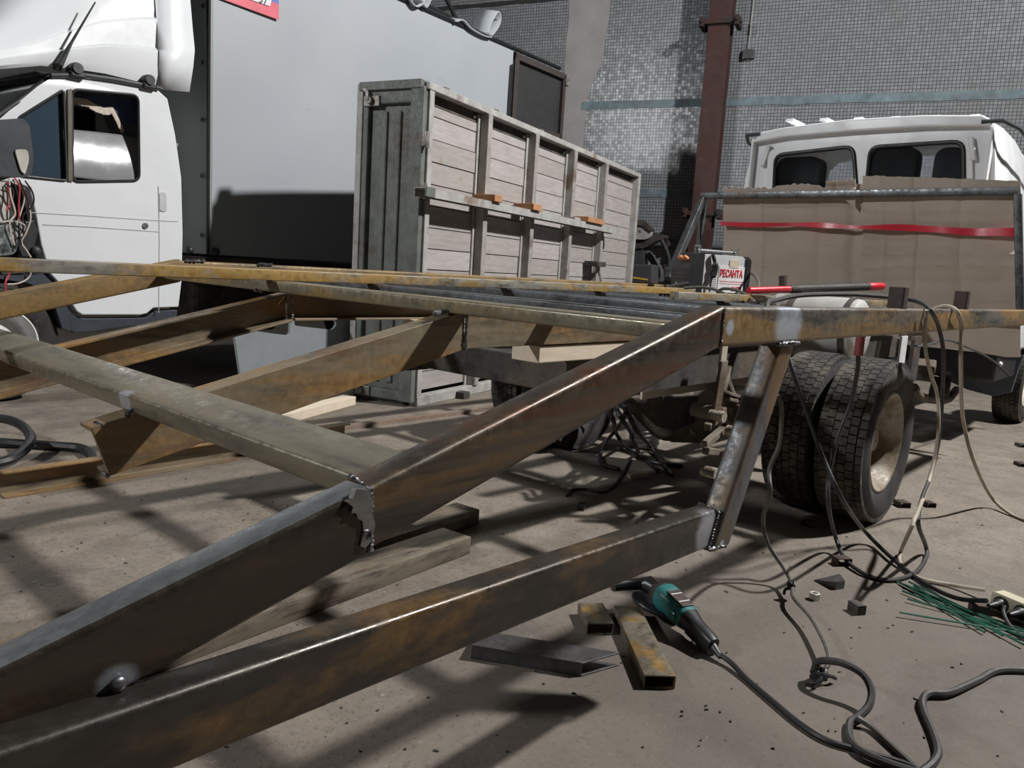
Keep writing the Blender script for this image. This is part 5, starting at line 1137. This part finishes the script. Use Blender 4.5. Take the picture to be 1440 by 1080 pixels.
# small cut pieces
def piece(u, v, w_, h_, l_, ang, lab, hollow=True, mat='stub_steel'):
    p = gpt(u, v, 0); d = Vector((math.cos(ang), math.sin(ang), 0)); p.z = h_/2
    lp = [rrect(w_, h_, .002, 2)]+([rrect(w_-.005, h_-.005, .001, 2)] if hollow else [])
    tag(MB().prof(lp, p-d*l_/2, p+d*l_/2, smooth=True).build('cut_piece', MATS[mat], None), lab, 'steel scrap', 'small steel pieces on the floor')
piece(1136, 740, .05, .022, .035, -.4, 'small hollow rusty tube slice on the floor before the double tyres'); piece(1183, 794, .055, .028, .04, .9, 'rusty tube slice with a cable lying across it')
piece(1268, 712, .05, .025, .06, .8, 'hollow tube slice lying nearer the rear tyre than its twin'); piece(1306, 712, .04, .022, .05, .8, 'hollow tube slice lying beside its twin behind the twisted cables')
piece(1204, 861, .03, .03, .045, 1.0, 'small solid square steel piece between nut and electrodes', False, 'chassis_grime'); piece(1376, 862, .05, .03, .04, .5, 'rusty block lying below the socket strip', False)
piece(1436, 628, .05, .02, .08, .6, 'pale tube slice on the open floor behind the trailing beige cable', True, 'offcut_dark'); piece(1436, 655, .05, .02, .08, .6, 'dark tube slice on the open floor next to the pale one', True, 'stub_steel')
q = [gpt(1145, 817, 0), gpt(1175, 830, 0), gpt(1187, 828, 0), gpt(1180, 815, 0)]
b = MB(); top = [q[0]+Vector((0, 0, .004)), gpt(1175, 830, 0)+Vector((0, 0, .028)), gpt(1187, 828, 0)+Vector((0, 0, .026)), q[3]+Vector((0, 0, .02))]; b.add(q+top, [(3, 2, 1, 0), (4, 5, 6, 7), (0, 1, 5, 4), (1, 2, 6, 5), (2, 3, 7, 6), (3, 0, 4, 7)])
tag(b.build('cut_piece', MATS['offcut_dark'], None), 'grey wedge-shaped steel offcut beside the nut', 'steel scrap', 'small steel pieces on the floor')
p = gpt(1145, 843, 0); hx = [(.017*math.cos(math.pi*i/3), .017*math.sin(math.pi*i/3)) for i in range(6)]; hi = [(.0095*math.cos(math.pi*i/3), .0095*math.sin(math.pi*i/3)) for i in range(6)]
tag(MB().prof([hx, hi], p, p+Vector((0, 0, .022)), up=(1, 0, 0)).build('hex_nut', MATS['tank_metal'], None, .001), 'large steel hex nut standing on the concrete', 'nut')
# shavings and crumbs
b = MB()
for i in range(260):
    u, v = random.uniform(0, 1440), random.uniform(620, 1080); p = gpt(u, v, .002); s_ = random.uniform(.0012, .0038); an = random.random()*6.28
    b.obox(p, (math.cos(an), math.sin(an), 0), (-math.sin(an), math.cos(an), 0), (0, 0, 1), s_*random.uniform(1, 3.5), s_, .003)
o = b.build('floor_debris', plain('debris', (.06, .055, .05), .8, var=.6, scale=3), None); tag(o, 'scattered dark crumbs and metal shavings on the concrete', 'debris', kind='stuff')

# ---- floor pieces on the left
c0_ = gpt(6, 702, 0); c1_ = gpt(492, 622, 0); dd = (c1_-c0_).normalized()
tag(MB().prof([chan(.10, .055, .007, 1)], c0_+Vector((0, .055, .05))-dd*.0, c1_+Vector((0, .055, .05))).build('loose_channel', MATS['channel_steel'], None, .001), 'rusty steel channel lying on the floor beside the rubber hose', 'steel channel')
b0, b1 = gpt(478, 606, 0), gpt(655, 582, 0); tag(MB().obox((b0+b1)/2+Vector((0, .02, .012)), b1-b0, (-(b1-b0).y, (b1-b0).x, 0), (0, 0, 1), (b1-b0).length+.8, .05, .024).build('flat_bar', MATS['flange_steel'], None), 'thin rusty flat bar on the floor beyond the channel end', 'steel bar')
b0, b1 = gpt(491, 568, 0), gpt(330, 612, 0); tag(MB().obox((b0+b1)/2+Vector((0, 0, .028)), b1-b0, (-(b1-b0).y, (b1-b0).x, 0), (0, 0, 1), (b1-b0).length, .10, .056).build('loose_timber', MATS['timber_pale'], None, .003), 'pale squared timber lying on the floor against the foot of the dump body', 'timber')
# hose coil
cord('rubber_hose', [(-60, 660, 'Z', .02), (0, 650, 'Z', .03), (25, 640, 'Z', .04), (43, 620, 'Z', .06), (35, 602, 'Z', .08), (10, 590, 'Z', .09), (-30, 588, 'Z', .08), (-70, 600, 'Z', .04), (-60, 625, 'Z', .03), (-10, 622, 'Z', .025), (40, 625, 'Z', .02), (90, 628, 'Z', .02), (115, 631, 'Z', .02), (128, 640, 'Z', .02), (126, 652, 'Z', .02), (100, 660, 'Z', .02)], .022, 'cord_black', 'thick black rubber hose coiled on the floor behind the channel', 'hose')
# pale body panel standing behind the frame
fp = Fr(gpt(420, 566, 0), (.985, .17))
ou = rpoly([fp.px(u, v) for u, v in ((329, 466), (349, 464), (390, 470), (408, 472), (408, 458), (410, 444), (470, 440), (490, 445), (498, 470), (494, 500), (476, 518))]+[(fp.px(455, 540)[0], 0), (fp.px(346, 540)[0], 0)], .03, 3)
ho = rpoly([fp.px(u, v) for u, v in ((414, 446), (468, 445), (474, 456), (468, 464), (414, 458))], .02, 3)
b = MB(); b.plate(fp, [(a, max(z, .0)) for a, z in ou], [ho], 0, .02)
o = b.build('bumper_panel', plain('panel_grey', (.22, .24, .255), .4, var=.06), None, .006); tag(o, 'pale grey vehicle bumper panel with a long slot standing on the floor behind the frame', 'bumper')
# ---- bucket and cables under the truck
bk = empty('plastic_bottle', gpt(905, 628, 0), 'ribbed pale plastic bottle standing on the floor under the truck', 'bottle')
plain('plastic_pale', (.68, .71, .72), .3, var=.1)
pr_ = [(.002, 0), (.075, 0), (.085, .01)]+[(.085+.006*(i % 2), .02+.012*i) for i in range(12)]+[(.085, .17), (.06, .20), (.03, .215), (.03, .235)]
MB().lathe(gpt(905, 628, 0), (0, 0, 1), pr_, 24).build('bottle_body', MATS['plastic_pale'], bk); MB().lathe(gpt(905, 628, 0)+Vector((0, 0, .232)), (0, 0, 1), [(.033, 0), (.033, .025), (.002, .026)], 16).build('bottle_cap', MATS['dark_plastic'], bk)
for i, sp_ in enumerate(([(850, 570, 'Y', 1.9), (862, 590, 'Y', 1.85), (868, 612, 'Z', .06), (885, 632, 'Z', .02), (920, 650, 'Z', .015), (960, 655, 'Z', .01)], [(862, 565, 'Y', 1.9), (875, 590, 'Y', 1.82), (888, 610, 'Z', .1), (900, 640, 'Z', .015), (925, 662, 'Z', .01)], [(880, 570, 'Y', 1.9), (892, 600, 'Y', 1.8), (912, 625, 'Z', .05), (930, 650, 'Z', .01), (945, 668, 'Z', .01)], [(872, 568, 'Y', 1.9), (880, 580, 'Y', 1.86), (870, 600, 'Z', .1), (850, 625, 'Z', .01), (845, 650, 'Z', .01), (870, 660, 'Z', .01)])):
    cord('dangling_cable', sp_, .011, 'cord_black', ('thick black cable drooping at the rear of the bundle by the plastic bottle', 'black cable drooping to the floor in front of the plastic bottle', 'black cable drooping across the ribbed side of the plastic bottle', 'black cable curling back on the floor away from the bundle')[i], 'cable', 'cables under the truck')
cord('floor_wire', [(797, 697, 'Z', .006), (805, 689, 'Z', .006), (825, 688, 'Z', .006), (850, 692, 'Z', .006), (870, 675, 'Z', .006), (886, 645, 'Z', .006)], .006, 'cord_black', 'thin black wire lying on the shaded floor below the chassis', 'wire')
p = gpt(818, 712, .012); o = MB().obox(p, (1, .5, 0), (-.5, 1, 0), (0, 0, 1), .05, .03, .024).build('wire_connector', MATS['cord_black'], bpy.data.objects['floor_wire'], .004)
p = gpt(897, 668, .012); tag(MB().obox(p, (1, -.6, .1), (.6, 1, 0), (0, 0, 1), .10, .04, .02).build('wood_chip', MATS['timber_end'], None, .002), 'small wood scrap on the shaded floor under the truck', 'wood scrap')
# ---- workbench with tools behind the dump body
wbp = EYE+ray(915, 402)*9.3; ev = Vector((.6, -.8, 0)).normalized()
fwb = Fr((wbp.x, wbp.y), WR); fwb.n = WN.copy()
wk = empty('workbench', fwb.pt(0, 0, .3), 'steel workbench standing against the tiled wall behind the dump body', 'workbench')
MB().fbox(fwb, -.8, .65, .82, .88, -.05, .6).build('bench_top', MATS['block_wood'], wk)
for a in (-.75, .6):
    for c in (0, .5): MB().fbox(fwb, a-.03, a+.03, 0, .82, c, c+.05).build('leg', MATS['chassis_grime'], wk)
def wpx(l, c): return [fwb.px(u, v, c) for u, v in l]
tb_ = empty('tool_case', fwb.pt(0, .88, .1), 'black tool case with a yellow stripe on the workbench', 'tool case')
q = wpx([(888, 402), (917, 402), (918, 372), (912, 372), (888, 372)], 0); q = [(a, max(.885, z)) for a, z in q]; MB().plate(fwb, q, [], .0, .3).build('case_body', MATS['box_plastic'], tb_, .015)
q = wpx([(889, 389), (911, 392), (911, 394.5), (889, 391.5)], -.005); MB().plate(fwb, q, [], -.006, .0).build('case_stripe', plain('yellow_stripe', (.55, .34, .05), .5), tb_)
mc = empty('cutting_machine', fwb.pt(0, .88, .35), 'dark bench machine with a perforated guard and lever arm on the workbench', 'machine')
MB().plate(fwb, [(a, max(.884, z)) for a, z in rpoly(wpx([(880, 402), (905, 402), (905, 345), (890, 338), (880, 340)], .35), .03)], [], .35, .55).build('machine_body', MATS['dark_plastic'], mc, .02)
hl_ = [[(fwb.px(900, 326, .3)[0]+r_*math.cos(i*math.pi/6), fwb.px(900, 326, .3)[1]+r_*math.sin(i*math.pi/6)) for i in range(12)] for r_ in (.02,)]
MB().plate(fwb, rpoly(wpx([(886, 312), (904, 315), (916, 324), (917, 332), (908, 337), (886, 336)], .3), .04), hl_, .3, .36).build('blade_guard', MATS['bed_paint_light'], mc, .01)
MB().plate(fwb, rpoly(wpx([(882, 308), (906, 310), (918, 322), (916, 326), (904, 317), (882, 315)], .28), .02), [], .28, .4).build('guard_rim', MATS['chassis_grime'], mc, .01)
MB().plate(fwb, rpoly(wpx([(890, 338), (918, 327), (937, 331), (934, 336), (925, 338), (905, 349), (890, 350)], .33), .02), [], .33, .5).build('arm_housing', MATS['chassis_grime'], mc, .02)
MB().tube(crv([fwb.pt(*fwb.px(u, v, .3), .3) for u, v in ((930, 338), (936, 350), (940, 362), (941, 374))], 5), .025, 8).build('lever', MATS['black_plastic'], mc)
MB().tube([fwb.pt(*fwb.px(u, v, .45), .45) for u, v in ((906, 350), (918, 365), (928, 382), (928, 396))], .05, 8).build('support_leg', MATS['dark_plastic'], mc)
